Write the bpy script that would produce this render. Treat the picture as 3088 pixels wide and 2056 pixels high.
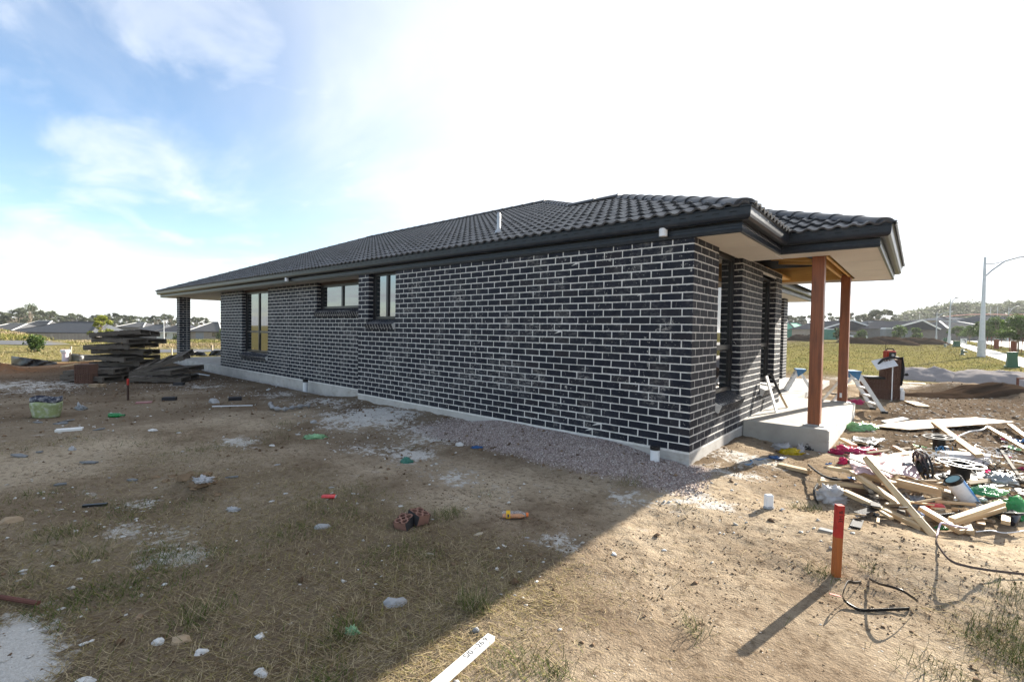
import bpy, bmesh, math, random
import numpy as np
from mathutils import Vector, Matrix

for o in list(bpy.data.objects): bpy.data.objects.remove(o)
SC = bpy.context.scene
COL = SC.collection
R = math.radians
RND = random.Random(7)

# ------------------------------------------------------------------ camera
CAM = (1.8209, -5.0793, 1.2947); YAW, PITCH, ROLL, FPX = .70707, .024565, -.015303, 1429.57
def cam_axes():
    f = Vector((-math.sin(YAW)*math.cos(PITCH), math.cos(YAW)*math.cos(PITCH), -math.sin(PITCH)))
    r = Vector((math.cos(YAW), math.sin(YAW), 0)); d = f.cross(r)
    c, s = math.cos(ROLL), math.sin(ROLL)
    return c*r + s*d, -s*r + c*d, f
AR, AD, AF = cam_axes()
cam = bpy.data.cameras.new('Camera'); camo = bpy.data.objects.new('Camera', cam); COL.objects.link(camo)
cam.sensor_width = 36; cam.lens = FPX/3088*36; cam.clip_end = 60000; cam.clip_start = .05
camo.matrix_world = Matrix(((AR.x, -AD.x, -AF.x, CAM[0]), (AR.y, -AD.y, -AF.y, CAM[1]), (AR.z, -AD.z, -AF.z, CAM[2]), (0, 0, 0, 1)))
SC.camera = camo

# ------------------------------------------------------------------ sky, sun, exposure
SUN_D = Vector((.22, .976, .40)).normalized()          # towards the sun
EL = math.asin(SUN_D.z); AZ = math.atan2(SUN_D.x, SUN_D.y)
w = bpy.data.worlds.new('World'); SC.world = w; w.use_nodes = True
nt = w.node_tree; N = nt.nodes; Lk = nt.links
for n in list(N): N.remove(n)
out = N.new('ShaderNodeOutputWorld'); bg = N.new('ShaderNodeBackground'); bg.inputs["Strength"].default_value = .073
sky = N.new('ShaderNodeTexSky'); sky.sky_type = 'NISHITA'; sky.sun_disc = False
sky.sun_elevation = EL; sky.sun_rotation = AZ; sky.air_density = 1.0; sky.dust_density = .15; sky.ozone_density = 1.9; sky.altitude = 30
tc = N.new('ShaderNodeTexCoord'); sep = N.new('ShaderNodeSeparateXYZ'); Lk.new(tc.outputs['Generated'], sep.inputs[0])
def wmath(op, a, b=None, c=None):
    m = N.new('ShaderNodeMath'); m.operation = op
    for i, v in enumerate((a, b, c)):
        if v is None: continue
        if isinstance(v, (int, float)): m.inputs[i].default_value = v
        else: Lk.new(v, m.inputs[i])
    return m.outputs[0]
zz = wmath('MAXIMUM', wmath('ADD', sep.outputs[2], .10), .02)
cxy = N.new('ShaderNodeCombineXYZ')
Lk.new(wmath('DIVIDE', sep.outputs[0], zz), cxy.inputs[0]); Lk.new(wmath('DIVIDE', sep.outputs[1], zz), cxy.inputs[1])
def cloud(scale, lo, hi, off, detail=7, rough=.55):
    mp = N.new('ShaderNodeMapping'); mp.inputs['Location'].default_value = off; mp.inputs['Rotation'].default_value = (0, 0, R(25)); mp.inputs['Scale'].default_value = (1, 1.5, 1)
    Lk.new(cxy.outputs[0], mp.inputs[0])
    nz = N.new('ShaderNodeTexNoise'); nz.inputs['Scale'].default_value = scale; nz.inputs['Detail'].default_value = detail; nz.inputs['Roughness'].default_value = rough; nz.inputs['Distortion'].default_value = .4
    Lk.new(mp.outputs[0], nz.inputs['Vector'])
    mr = N.new('ShaderNodeMapRange'); mr.inputs['From Min'].default_value = lo; mr.inputs['From Max'].default_value = hi; mr.clamp = True; mr.interpolation_type = 'SMOOTHSTEP'
    Lk.new(nz.outputs['Fac'], mr.inputs['Value']); return mr.outputs[0]
c1 = cloud(.42, .43, .70, (3.1, 1.7, 0)); c2 = cloud(1.5, .46, .70, (7.3, 2.2, 0))
cm = wmath('MINIMUM', wmath('ADD', wmath('MULTIPLY', c1, .85), wmath('MULTIPLY', c2, .45)), .93)
def wmap(v, a, b, c, d):
    m = N.new('ShaderNodeMapRange'); m.clamp = True; m.interpolation_type = 'SMOOTHSTEP'
    for k, x_ in zip(('From Min', 'From Max', 'To Min', 'To Max'), (a, b, c, d)): m.inputs[k].default_value = x_
    Lk.new(v, m.inputs['Value']); return m.outputs[0]
# thin high veil thickening towards the sun, and a pale bank of cloud along the horizon
dv = N.new('ShaderNodeVectorMath'); dv.operation = 'DOT_PRODUCT'; Lk.new(tc.outputs['Generated'], dv.inputs[0]); dv.inputs[1].default_value = tuple(SUN_D)
veil = wmap(wmath('ADD', dv.outputs['Value'], wmath('MULTIPLY', c1, .22)), .08, .78, 0, .93)
cm = wmath('MAXIMUM', cm, veil)
bank = wmath('MULTIPLY', wmap(sep.outputs[2], .13, .0, 0, .72), wmath('ADD', .55, wmath('MULTIPLY', c2, .45)))
mx0 = N.new('ShaderNodeMixRGB'); Lk.new(bank, mx0.inputs[0]); Lk.new(sky.outputs[0], mx0.inputs[1]); mx0.inputs[2].default_value = (2.5, 3.3, 4.4, 1)
mx = N.new('ShaderNodeMixRGB'); Lk.new(cm, mx.inputs[0]); Lk.new(mx0.outputs[0], mx.inputs[1]); mx.inputs[2].default_value = (4.4, 4.6, 4.9, 1)
Lk.new(mx.outputs[0], bg.inputs['Color']); Lk.new(bg.outputs[0], out.inputs['Surface'])
sl = bpy.data.lights.new('Sun', 'SUN'); sl.energy = 5; sl.angle = R(.53); sl.color = (1, .93, .82)
so = bpy.data.objects.new('Sun', sl); COL.objects.link(so); so.rotation_euler = (-SUN_D).to_track_quat('-Z', 'Y').to_euler(); so.location = (10, 40, 30)
SC.view_settings.view_transform = 'Standard'; SC.view_settings.look = 'None'; SC.view_settings.gamma = 1; SC.view_settings.exposure = 1.87
SC.render.engine = 'CYCLES'

# ------------------------------------------------------------------ helpers
def smooth(a, b, x):
    t = np.clip((np.asarray(x, float)-a)/(b-a), 0, 1); return t*t*(3-2*t)
_rng = np.random.RandomState(3); _tab = _rng.rand(256, 256)
def vnoise(x, y):
    x = np.asarray(x, float); y = np.asarray(y, float)
    xi = np.floor(x).astype(int); yi = np.floor(y).astype(int); fx = x-xi; fy = y-yi
    fx = fx*fx*(3-2*fx); fy = fy*fy*(3-2*fy); a = xi & 255; b = (xi+1) & 255; c = yi & 255; d = (yi+1) & 255
    return (_tab[a, c]*(1-fx)+_tab[b, c]*fx)*(1-fy)+(_tab[a, d]*(1-fx)+_tab[b, d]*fx)*fy
def fbm(x, y, oct=4):
    s = 0; a = .5; t = 0
    for i in range(oct):
        s = s+a*vnoise(np.asarray(x)*2**i+17*i, np.asarray(y)*2**i+31*i); t += a; a *= .5
    return s/t
HEAPS = []          # (x, y, rx, ry, h) low mounds formed in the ground sheet
def G0(x, y):
    """smooth terrain height"""
    x = np.asarray(x, float); y = np.asarray(y, float)
    z = -.2 + 0*x
    z = z + .08*smooth(-1.6, -.1, y)*smooth(1.2, -.4, x)*smooth(-9, -6, x)
    z = z - .10*smooth(-6.2, -9, x)*smooth(-3, .5, y)
    z = z - .0225*np.maximum(0, -24-x)*(1-smooth(150, 420, -x)*.6)
    z = z - 42*smooth(420, 1500, -x)
    z = z + .0045*np.clip(y-9, 0, 170)
    return z
def G(x, y):
    x = np.asarray(x, float); y = np.asarray(y, float)
    z = G0(x, y)
    near = 1-smooth(14, 40, np.hypot(x-CAM[0], y-CAM[1]))
    z = z + near*(.07*(fbm(x*.7, y*.7)-.5)+.035*(fbm(x*2.6+9, y*2.6, 3)-.5)+.03*(fbm(x*7+5, y*7+3, 3)-.5)+.012*(vnoise(x*19, y*19)-.5))
    z = z + .09*np.exp(-(((x-1.9)/1.2)**2+((y+.9)/.55)**2))*near
    # crushed gravel banked against the slab
    gv = smooth(-3.9, -2.6, x)*smooth(.25, -1.0, x)
    z = np.where(y < .05, np.maximum(z, (-.2+gv*(.16*smooth(-1.05, -.05, y)+.03*fbm(x*3, y*3)*smooth(-1.05, -.5, y)))), z)
    for hx, hy, rx, ry, h in HEAPS:
        q = ((x-hx)/rx)**2+((y-hy)/ry)**2
        z = z + h*np.exp(-q*1.6)*(.75+.5*fbm(x*4+hx, y*4, 4))*(q < 4)
    return z
def ray(u, v): return (AR*((u-1544)/FPX)+AD*((v-1028)/FPX)+AF)
def zpt(u, v, z):
    d = ray(u, v); t = (z-CAM[2])/d.z; return Vector(CAM)+t*d
def gp(u, v):
    """photo pixel -> point on the ground"""
    d = ray(u, v); hl = math.hypot(d.x, d.y); t = .5; last = 0
    step = .05
    while t < 900:
        if CAM[2]+d.z*t < float(G0(CAM[0]+d.x*t, CAM[1]+d.y*t)): break
        last = t; t *= 1.03
    for _ in range(30):
        m = (last+t)/2
        if CAM[2]+d.z*m < float(G0(CAM[0]+d.x*m, CAM[1]+d.y*m)): t = m
        else: last = m
    x, y = CAM[0]+d.x*t, CAM[1]+d.y*t
    return Vector((x, y, float(G(x, y))))
def gd(u, dist):
    """point on the ground at a horizontal distance along the bearing of a photo column"""
    d = ray(u, 993); h = math.hypot(d.x, d.y); x = CAM[0]+d.x/h*dist; y = CAM[1]+d.y/h*dist
    return Vector((x, y, float(G(x, y))))
def depth(p): return (Vector(p)-Vector(CAM)).dot(AF)
def bearing(u):
    d = ray(u, 993); return math.atan2(d.y, d.x)

def new_obj(name, me, mat=None, parent=None):
    o = bpy.data.objects.new(name, me); COL.objects.link(o)
    if mat is not None: me.materials.append(mat)
    if parent is not None: o.parent = parent
    return o
def tag(o, label=None, cat=None, group=None, kind=None):
    if label: o['label'] = label
    if cat: o['category'] = cat
    if group: o['group'] = group
    if kind: o['kind'] = kind
    return o
def thing(name, label, cat, loc=(0, 0, 0), rz=0, group=None):
    o = bpy.data.objects.new(name, None); COL.objects.link(o); o.location = loc; o.rotation_euler = (0, 0, rz)
    o.empty_display_size = .1
    return tag(o, label, cat, group)
def dup(o, loc=None, rz=None, label=None, parent=None, scale=None):
    c = o.copy(); COL.objects.link(c)
    if parent is not None: c.parent = parent
    if loc is not None: c.location = loc
    if rz is not None: c.rotation_euler = (c.rotation_euler[0], c.rotation_euler[1], rz)
    if scale is not None: c.scale = scale
    if label: c['label'] = label
    for ch in list(o.children): dup(ch, parent=c)
    return c

class MB:
    def __init__(s): s.v = []; s.f = []
    def add(s, vs, fs):
        n = len(s.v); s.v += [tuple(p) for p in vs]; s.f += [tuple(i+n for i in f) for f in fs]; return s
    def box(s, a, b):
        x0, y0, z0 = a; x1, y1, z1 = b
        return s.add([(x0, y0, z0), (x1, y0, z0), (x1, y1, z0), (x0, y1, z0), (x0, y0, z1), (x1, y0, z1), (x1, y1, z1), (x0, y1, z1)],
                     [(0, 3, 2, 1), (4, 5, 6, 7), (0, 1, 5, 4), (1, 2, 6, 5), (2, 3, 7, 6), (3, 0, 4, 7)])
    def beam(s, p, q, w, h, up=(0, 0, 1)):
        """rectangular bar from p to q"""
        p = Vector(p); q = Vector(q); d = (q-p).normalized(); up = Vector(up)
        if abs(d.dot(up)) > .98: up = Vector((1, 0, 0))
        r = d.cross(up).normalized(); u = r.cross(d)
        vs = []
        for c in (p, q):
            for a, b in ((-1, -1), (1, -1), (1, 1), (-1, 1)): vs.append(c+r*a*w/2+u*b*h/2)
        return s.add(vs, [(0, 3, 2, 1), (4, 5, 6, 7), (0, 1, 5, 4), (1, 2, 6, 5), (2, 3, 7, 6), (3, 0, 4, 7)][0:6])
    def tube(s, pts, r, n=8, cap=True):
        pts = [Vector(p) for p in pts]; rs = r if isinstance(r, (list, tuple)) else [r]*len(pts)
        rings = []; up = Vector((0, 0, 1))
        for i, p in enumerate(pts):
            d = (pts[min(i+1, len(pts)-1)]-pts[max(i-1, 0)]).normalized()
            a = d.cross(up)
            if a.length < .05: a = d.cross(Vector((1, 0, 0)))
            a.normalize(); b = a.cross(d)
            rings.append([p+(a*math.cos(2*math.pi*k/n)+b*math.sin(2*math.pi*k/n))*rs[i] for k in range(n)])
        base = len(s.v)
        for rg in rings: s.v += [tuple(p) for p in rg]
        for i in range(len(pts)-1):
            for k in range(n):
                s.f.append((base+i*n+k, base+i*n+(k+1) % n, base+(i+1)*n+(k+1) % n, base+(i+1)*n+k))
        if cap: s.f.append(tuple(base+k for k in range(n))[::-1]); s.f.append(tuple(base+(len(pts)-1)*n+k for k in range(n)))
        return s
    def lathe(s, prof, n=24, c=(0, 0, 0), cap=True):
        base = len(s.v)
        for r, z in prof:
            for k in range(n): s.v.append((c[0]+r*math.cos(2*math.pi*k/n), c[1]+r*math.sin(2*math.pi*k/n), c[2]+z))
        for i in range(len(prof)-1):
            for k in range(n):
                s.f.append((base+i*n+k, base+i*n+(k+1) % n, base+(i+1)*n+(k+1) % n, base+(i+1)*n+k))
        if cap: s.f.append(tuple(base+k for k in range(n))[::-1]); s.f.append(tuple(base+(len(prof)-1)*n+k for k in range(n)))
        return s
    def prism(s, poly, axis, a, b):
        """2-D polygon extruded along axis 0/1/2 from a to b"""
        n = len(poly); vs = []
        for t in (a, b):
            for p in poly:
                q = list(p); q.insert(axis, t); vs.append(q)
        fs = [tuple(range(n))[::-1], tuple(range(n, 2*n))]+[(i, (i+1) % n, n+(i+1) % n, n+i) for i in range(n)]
        return s.add(vs, fs)
    def xf(s, m):
        s.v = [tuple(m @ Vector(p)) for p in s.v]; return s
    def mesh(s, name='mesh', fix=True):
        me = bpy.data.meshes.new(name); me.from_pydata(s.v, [], s.f)
        if fix:
            bm = bmesh.new(); bm.from_mesh(me); bmesh.ops.recalc_face_normals(bm, faces=bm.faces); bm.to_mesh(me); bm.free()
        return me
    def obj(s, name, mat, parent=None, smooth=False, bevel=0, fix=True):
        me = s.mesh(name, fix)
        if bevel:
            bm = bmesh.new(); bm.from_mesh(me); bmesh.ops.bevel(bm, geom=[e for e in bm.edges if e.calc_face_angle(0) > .6], offset=bevel, segments=1, affect='EDGES', profile=.5); bm.to_mesh(me); bm.free()
        o = new_obj(name, me, mat, parent)
        if smooth:
            me.polygons.foreach_set('use_smooth', [True]*len(me.polygons))
            try: me.set_sharp_from_angle(angle=R(40))
            except Exception: pass
        return o
def np_mesh(name, verts, faces, mat, attrs=None, smooth=False):
    """verts (n,3), faces (m,k) numpy -> object"""
    me = bpy.data.meshes.new(name); nv, nf, k = len(verts), len(faces), faces.shape[1]
    me.vertices.add(nv); me.vertices.foreach_set('co', np.ascontiguousarray(verts, dtype=np.float32).ravel())
    me.loops.add(nf*k); me.loops.foreach_set('vertex_index', np.ascontiguousarray(faces, dtype=np.int32).ravel())
    me.polygons.add(nf); me.polygons.foreach_set('loop_start', np.arange(0, nf*k, k, dtype=np.int32)); me.polygons.foreach_set('loop_total', np.full(nf, k, dtype=np.int32))
    if smooth: me.polygons.foreach_set('use_smooth', np.ones(nf, dtype=bool))
    for an, av in (attrs or {}).items():
        at = me.attributes.new(an, 'FLOAT', 'POINT'); at.data.foreach_set('value', np.ascontiguousarray(av, dtype=np.float32))
    me.update(); me.validate()
    return new_obj(name, me, mat)

# ------------------------------------------------------------------ materials
class NG:
    def __init__(s, name):
        s.m = bpy.data.materials.new(name); s.m.use_nodes = True; s.t = s.m.node_tree; s.n = s.t.nodes; s.l = s.t.links
        s.b = s.n['Principled BSDF']; s.out = s.n['Material Output']
    def put(s, sock, v):
        if isinstance(v, bpy.types.NodeSocket): s.l.new(v, sock)
        elif isinstance(v, (tuple, list)) and len(v) == 3 and sock.type == 'RGBA': sock.default_value = (*v, 1)
        else: sock.default_value = v
    def node(s, typ, ins=None, **kw):
        n = s.n.new(typ)
        for k, v in kw.items(): setattr(n, k, v)
        for k, v in (ins or {}).items(): s.put(n.inputs[k], v)
        return n
    def pos(s, scale=(1, 1, 1), obj=False, rot=(0, 0, 0)):
        src = s.node('ShaderNodeTexCoord').outputs['Object'] if obj else s.node('ShaderNodeNewGeometry').outputs['Position']
        return s.node('ShaderNodeMapping', {'Vector': src, 'Scale': scale, 'Rotation': rot}).outputs[0]
    def noise(s, vec, scale, detail=5, rough=.55, dist=0):
        return s.node('ShaderNodeTexNoise', {'Vector': vec, 'Scale': scale, 'Detail': detail, 'Roughness': rough, 'Distortion': dist}).outputs['Fac']
    def vor(s, vec, scale, feature='F1'): return s.node('ShaderNodeTexVoronoi', {'Vector': vec, 'Scale': scale}, feature=feature).outputs['Distance']
    def rng(s, v, a, b, c=0., d=1.): return s.node('ShaderNodeMapRange', {'Value': v, 'From Min': a, 'From Max': b, 'To Min': c, 'To Max': d}, clamp=True).outputs[0]
    def math(s, op, a, b=0.): return s.node('ShaderNodeMath', {0: a, 1: b}, operation=op).outputs[0]
    def mix(s, f, a, b, mode='MIX'): return s.node('ShaderNodeMixRGB', {0: f, 1: a, 2: b}, blend_type=mode).outputs[0]
    def attr(s, name): return s.node('ShaderNodeAttribute', attribute_name=name).outputs['Fac']
    def rand(s): return s.node('ShaderNodeObjectInfo').outputs['Random']
    def ramp(s, f, stops):
        n = s.node('ShaderNodeValToRGB', {0: f}); e = n.color_ramp.elements
        while len(e) > 1: e.remove(e[-1])
        e[0].position = stops[0][0]; e[0].color = (*stops[0][1], 1)
        for p, c in stops[1:]:
            q = e.new(p); q.color = (*c, 1)
        return n.outputs[0]
    def bump(s, h, strength=.3, dist=.01):
        return s.node('ShaderNodeBump', {'Height': h, 'Strength': strength, 'Distance': dist}).outputs[0]
    def fin(s, col, rough=.7, nrm=None, spec=.35, metal=0.):
        s.put(s.b.inputs['Base Color'], col); s.put(s.b.inputs['Roughness'], rough); s.put(s.b.inputs['Specular IOR Level'], spec); s.put(s.b.inputs['Metallic'], metal)
        if nrm is not None: s.put(s.b.inputs['Normal'], nrm)
        return s.m
MC = {}
def plain(name, col, rough=.6, var=.18, scale=9., bump=.15, bscale=70., metal=0., spec=.35, dirt=0., dirtcol=(.16, .12, .085), rnd=.12):
    """surface with mottling, per-object variation, fine relief and optional dirt"""
    if name in MC: return MC[name]
    g = NG(name); p = g.pos(obj=True)
    f = g.noise(p, scale, 6)
    k = g.math('ADD', g.rng(f, .25, .75, 1-var, 1+var), g.math('MULTIPLY', g.math('SUBTRACT', g.rand(), .5), rnd*2))
    c = g.mix(1., col, g.node('ShaderNodeCombineColor', {0: k, 1: k, 2: k}).outputs[0], 'MULTIPLY')
    if dirt: c = g.mix(g.math('MULTIPLY', g.rng(g.noise(p, scale*1.7+3, 7, .65), .48, .66), dirt), c, dirtcol)
    MC[name] = g.fin(c, rough, g.bump(g.noise(p, bscale, 3), bump, .004) if bump else None, spec, metal); return MC[name]
def wood(name, col, dark, axis=0, rough=.65, scale=1., spec=.3):
    if name in MC: return MC[name]
    g = NG(name); sc = [26*scale]*3; sc[axis] = 1.6*scale
    p = g.pos(tuple(sc), obj=True); f = g.noise(p, 1., 6, .6, 1.2); f2 = g.noise(g.pos((2.2, 2.2, 2.2), obj=True), 1., 3)
    k = g.math('ADD', g.rng(f2, .3, .7, .8, 1.12), g.math('MULTIPLY', g.math('SUBTRACT', g.rand(), .5), .3))
    c = g.mix(1., g.mix(g.rng(f, .35, .68), col, dark), g.node('ShaderNodeCombineColor', {0: k, 1: k, 2: k}).outputs[0], 'MULTIPLY')
    MC[name] = g.fin(c, rough, g.bump(f, .2, .003), spec); return MC[name]

SMEARS = []
def wall_hit(u, v):
    d = ray(u, v); t = -CAM[1]/d.y; return Vector(CAM)+d*t
for su, sv, sr in ((2003, 983, .13), (1999, 1172, .15), (1967, 1195, .16), (1577, 1157, .22), (1429, 1135, .24), (1309, 1122, .2), (1280, 1113, .18), (1603, 989, .2), (2005, 752, .12), (1533, 968, .16), (1620, 1140, .18), (1180, 1090, .3), (1500, 1145, .2), (1690, 850, .14), (1380, 900, .2), (1940, 720, .12), (1250, 870, .2), (1760, 1130, .14)):
    q_ = wall_hit(su, sv); SMEARS.append((q_.x, q_.y, q_.z, sr))
def brick_mat():
    g = NG('dark_brick'); p = g.pos()
    base = g.mix(g.rng(g.noise(p, 5.5, 3), .35, .65), (.0085, .0105, .0185), (.018, .0205, .030))
    base = g.mix(g.math('MULTIPLY', g.rng(g.rand(), .75, 1.), .5), base, (.034, .029, .03))
    # mortar squeezed out of the bed joints, brushed smears and flecks left by the bricklayer
    z = g.node('ShaderNodeSeparateXYZ', {0: g.node('ShaderNodeNewGeometry').outputs['Position']}).outputs[2]
    fz = g.math('FRACT', g.math('DIVIDE', z, .086)); ed = g.math('MINIMUM', fz, g.math('SUBTRACT', 1., fz))
    bleed = g.rng(g.math('ADD', ed, g.math('MULTIPLY', g.math('SUBTRACT', g.noise(p, 24, 4, .6), .5), .55)), .10, .03)
    bleed = g.math('MULTIPLY', bleed, g.rng(g.noise(p, 1.9, 3), .40, .58))
    reg = g.rng(g.noise(p, .75, 3, .6), .36, .56)
    sm = g.math('MULTIPLY', g.math('MULTIPLY', g.rng(g.noise(p, 2.1, 4, .6), .50, .66), reg), g.rng(g.noise(g.pos((14, 14, 30)), 1., 7, .75), .46, .62))
    fl = g.math('MULTIPLY', g.rng(g.noise(g.pos((34, 34, 24), rot=(.2, .4, 0)), 1., 3, .55), .645, .69), g.rng(g.noise(p, 1.7, 4), .44, .60))
    st = g.math('MULTIPLY', g.rng(g.noise(g.pos((60, 60, 9), rot=(0, .4, 0)), 1., 2), .67, .73), g.rng(g.noise(p, 2.3, 3), .50, .60))
    haze = g.math('MULTIPLY', g.rng(g.noise(p, 2.4, 6, .65), .50, .75), .05)
    # chalky smears where mortar was wiped across the face
    rag = g.rng(g.noise(g.pos((11, 11, 26)), 1., 8, .8), .50, .60)
    for sx, sy, sz, sr in SMEARS:
        dd = g.node('ShaderNodeVectorMath', {0: p, 1: (sx, sy, sz)}, operation='DISTANCE').outputs['Value']
        sm = g.math('MAXIMUM', sm, g.math('MULTIPLY', g.rng(dd, sr, sr*.25), g.math('MULTIPLY', rag, 1.6)))
    a = g.math('MAXIMUM', g.math('MAXIMUM', g.math('MULTIPLY', sm, .45), g.math('MULTIPLY', bleed, .85)), g.math('MAXIMUM', g.math('MULTIPLY', fl, .85), g.math('MULTIPLY', st, .6)))
    a = g.math('MAXIMUM', a, haze)
    c = g.mix(a, base, (.44, .42, .39))
    return g.fin(c, g.rng(a, 0., .6, .58, .9), g.bump(g.noise(p, 130, 4), .35, .003), .16)
def mortar_mat():
    g = NG('mortar'); p = g.pos(); c = g.mix(g.rng(g.noise(p, 14, 6), .3, .7), (.50, .485, .455), (.74, .72, .685))
    return g.fin(c, .92, g.bump(g.noise(p, 160, 4), .5, .004), .2)
def concrete_mat(name='concrete', a=(.36, .345, .32), b=(.50, .48, .45), dirt=.55):
    g = NG(name); p = g.pos(); c = g.mix(g.rng(g.noise(p, 3.2, 7, .6), .3, .7), a, b)
    c = g.mix(g.math('MULTIPLY', g.rng(g.noise(g.pos((4, 4, 9)), 1., 6, .7), .52, .72), dirt), c, (.22, .175, .13))
    return g.fin(c, .88, g.bump(g.noise(p, 90, 5), .35, .004), .2)
def tile_mat():
    g = NG('roof_tile_slate'); p = g.pos()
    k = g.math('ADD', g.rng(g.noise(p, 2.6, 5), .3, .7, .75, 1.2), g.math('MULTIPLY', g.math('SUBTRACT', g.rand(), .5), .3))
    c = g.mix(1., (.052, .054, .060), g.node('ShaderNodeCombineColor', {0: k, 1: k, 2: k}).outputs[0], 'MULTIPLY')
    c = g.mix(g.math('MULTIPLY', g.rng(g.noise(p, 22, 5, .7), .58, .75), .35), c, (.16, .155, .15))
    return g.fin(c, g.rng(g.noise(p, 9, 4), .3, .7, .38, .58), g.bump(g.noise(p, 140, 3), .2, .002), .5)
M_BRICK = brick_mat(); M_MORTAR = mortar_mat(); M_CONC = concrete_mat(); M_TILE = tile_mat()
M_GUTTER = plain('navy_painted_steel', (.010, .0145, .023), .32, .10, 3, .03, 40, spec=.3, dirt=.06, dirtcol=(.2, .18, .16), rnd=0)
M_SOFFIT = plain('soffit_board', (.62, .585, .53), .75, .06, 2, .05, 60, rnd=.02)
M_FRAME = plain('black_window_frame', (.012, .012, .014), .35, .1, 4, .02, rnd=0, spec=.5)
M_MERBAU = wood('oiled_red_timber', (.29, .090, .030), (.15, .042, .015), 2, .38, spec=.5)
M_PINE = wood('pine_timber', (.66, .49, .29), (.46, .30, .15), 0, .62)
M_PINEY = wood('pine_framing', (.70, .42, .13), (.50, .27, .07), 0, .6)
M_PVC = plain('white_pvc', (.72, .73, .74), .35, .05, 5, .02, rnd=.04, dirt=.2)
M_BLACKP = plain('black_plastic', (.010, .010, .011), .4, .2, 12, .1, 30, spec=.35, dirt=.06, dirtcol=(.15, .13, .11))
M_GALV = plain('galvanised_steel', (.46, .47, .48), .42, .12, 6, .04, 40, metal=.6)
M_ALU = plain('aluminium', (.62, .63, .64), .4, .12, 7, .05, 40, metal=.35, dirt=.35, dirtcol=(.4, .37, .33))
def glass_mat():
    g = NG('window_glass'); g.fin((.012, .015, .017), .015, None, 1.0)
    g.b.inputs['IOR'].default_value = 2.1
    return g.m
M_GLASS = glass_mat()
# ------------------------------------------------------------------ the ground sheet
HEAPS += [(gp(590, 1472).x, gp(590, 1472).y, .30, .22, .13), (-19.6, -4.2, 1.6, .35, .22), (-20.6, -1.9, 1.0, .5, .18), (-19.2, .2, 3.2, .5, .10)]
for u, v, rx, ry, h in ((2900, 1182, .5, 1.6, .18), (3010, 1190, .6, 1.3, .2), (3088, 1205, .6, 1.1, .18), (2830, 1178, .5, 1.2, .14), (2715, 1258, .5, .5, .08), (2580, 1250, .4, .5, .07)):
    p = gp(u, v); HEAPS.append((p.x, p.y, rx*1.3, ry*.6, h))
def lines(dense, ratio, lo, hi):
    a = []
    for d0, d1, st in dense: a += list(np.arange(d0, d1, st))
    a.append(dense[-1][1]); st = dense[-1][2]; x = a[-1]
    while x < hi: st *= ratio; x += st; a.append(x)
    st = dense[0][2]; x = a[0]; pre = []
    while x > lo: st *= ratio; x -= st; pre.append(x)
    return np.array(pre[::-1]+a)
gx = lines([(-12, -5, .07), (-5, 4.4, .035)], 1.12, -9000, 9000)
gy = lines([(-5.0, .6, .035), (.6, 9, .07)], 1.12, -3000, 9000)
GX, GY = np.meshgrid(gx, gy, indexing='ij'); GZ = G(GX, GY)
GZ = np.where((GX < -7.2) & (GX > -14.8) & (GY > .6) & (GY < 10), GZ-.3, GZ)
GZ = np.where((GX < -.2) & (GX > -6.3) & (GY > .2) & (GY < 10), GZ-.3, GZ)
nx, ny = len(gx), len(gy)
idx = np.arange(nx*ny).reshape(nx, ny)
gf = np.stack([idx[:-1, :-1], idx[1:, :-1], idx[1:, 1:], idx[:-1, 1:]], -1).reshape(-1, 4)
LIME = []            # pale mortar washings: (x, y, rx, ry, strength)
for u, v, r1, s in ((380, 1600, .22, .9), (430, 1520, .2, .8), (520, 1620, .25, .9), (570, 1680, .15, .8), (30, 1890, .22, .9), (50, 1960, .22, 1.), (10, 2030, .26, 1.1), (90, 2040, .14, .7), (1060, 1357, .35, .6), (720, 1335, .4, .8),
                    (1220, 1370, .45, 1.), (1310, 1310, .6, .9), (1060, 1265, .9, .9), (1180, 1250, .8, .8), (980, 1210, .9, .6), (1380, 1440, .4, .6), (1900, 1510, .3, .7), (1690, 1640, .22, .7), (2130, 1525, .35, .8), (2240, 1380, .5, .9), (2200, 1420, .4, .7),
                    (600, 1170, 1.2, .5), (100, 1165, 2., .7), (820, 1200, .8, .6), (1480, 1290, .5, .8), (450, 1690, .2, .6), (250, 1500, .3, .5), (2600, 1150, 1.4, .5), (2760, 1165, 2., .5)):
    p = gp(u, v); LIME.append((p.x, p.y, r1, r1*.7, s))
def lime(x, y):
    a = 0*x
    for lx, ly, rx, ry, s in LIME: a = a+s*np.exp(-((x-lx)/rx)**2-((y-ly)/ry)**2)
    return np.clip(a, 0, 1.6)
def grassy(x, y, fieldonly=False):
    """how much the place is grown over"""
    n = fbm(x*.9+3, y*.9+8)
    fg = smooth(-2.2, -3.1, y)*smooth(.9, .1, x)*smooth(-4.5, -1.5, x+.0*y)*.95
    fg2 = smooth(-2.0, -3.0, y)*smooth(-.8, -2., x)*smooth(-9.5, -5., x)*.34
    lf = smooth(-3.2, -4.6, x)*smooth(-1.2, -2.2, y)*smooth(-10.5, -7, x)*.42
    rt = smooth(2.2, 3.0, x+.5*(y+3.2))*smooth(-1., -2.2, y)*.5
    far = 1.3*smooth(12.5, 17, y)*smooth(-16, -9, x)
    farl = smooth(-21.5, -24, x)
    if fieldonly: return np.clip(np.maximum(far*(.5+.6*n), farl*(.5+.6*n)), 0, 1)
    return np.clip(np.maximum.reduce([fg*(.35+1.1*n), fg2*(2.4*n-.6), lf*(2.2*n-.45), rt*n*1.2, far*(.5+.6*n), farl*(.5+.6*n)]), 0, 1)
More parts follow.
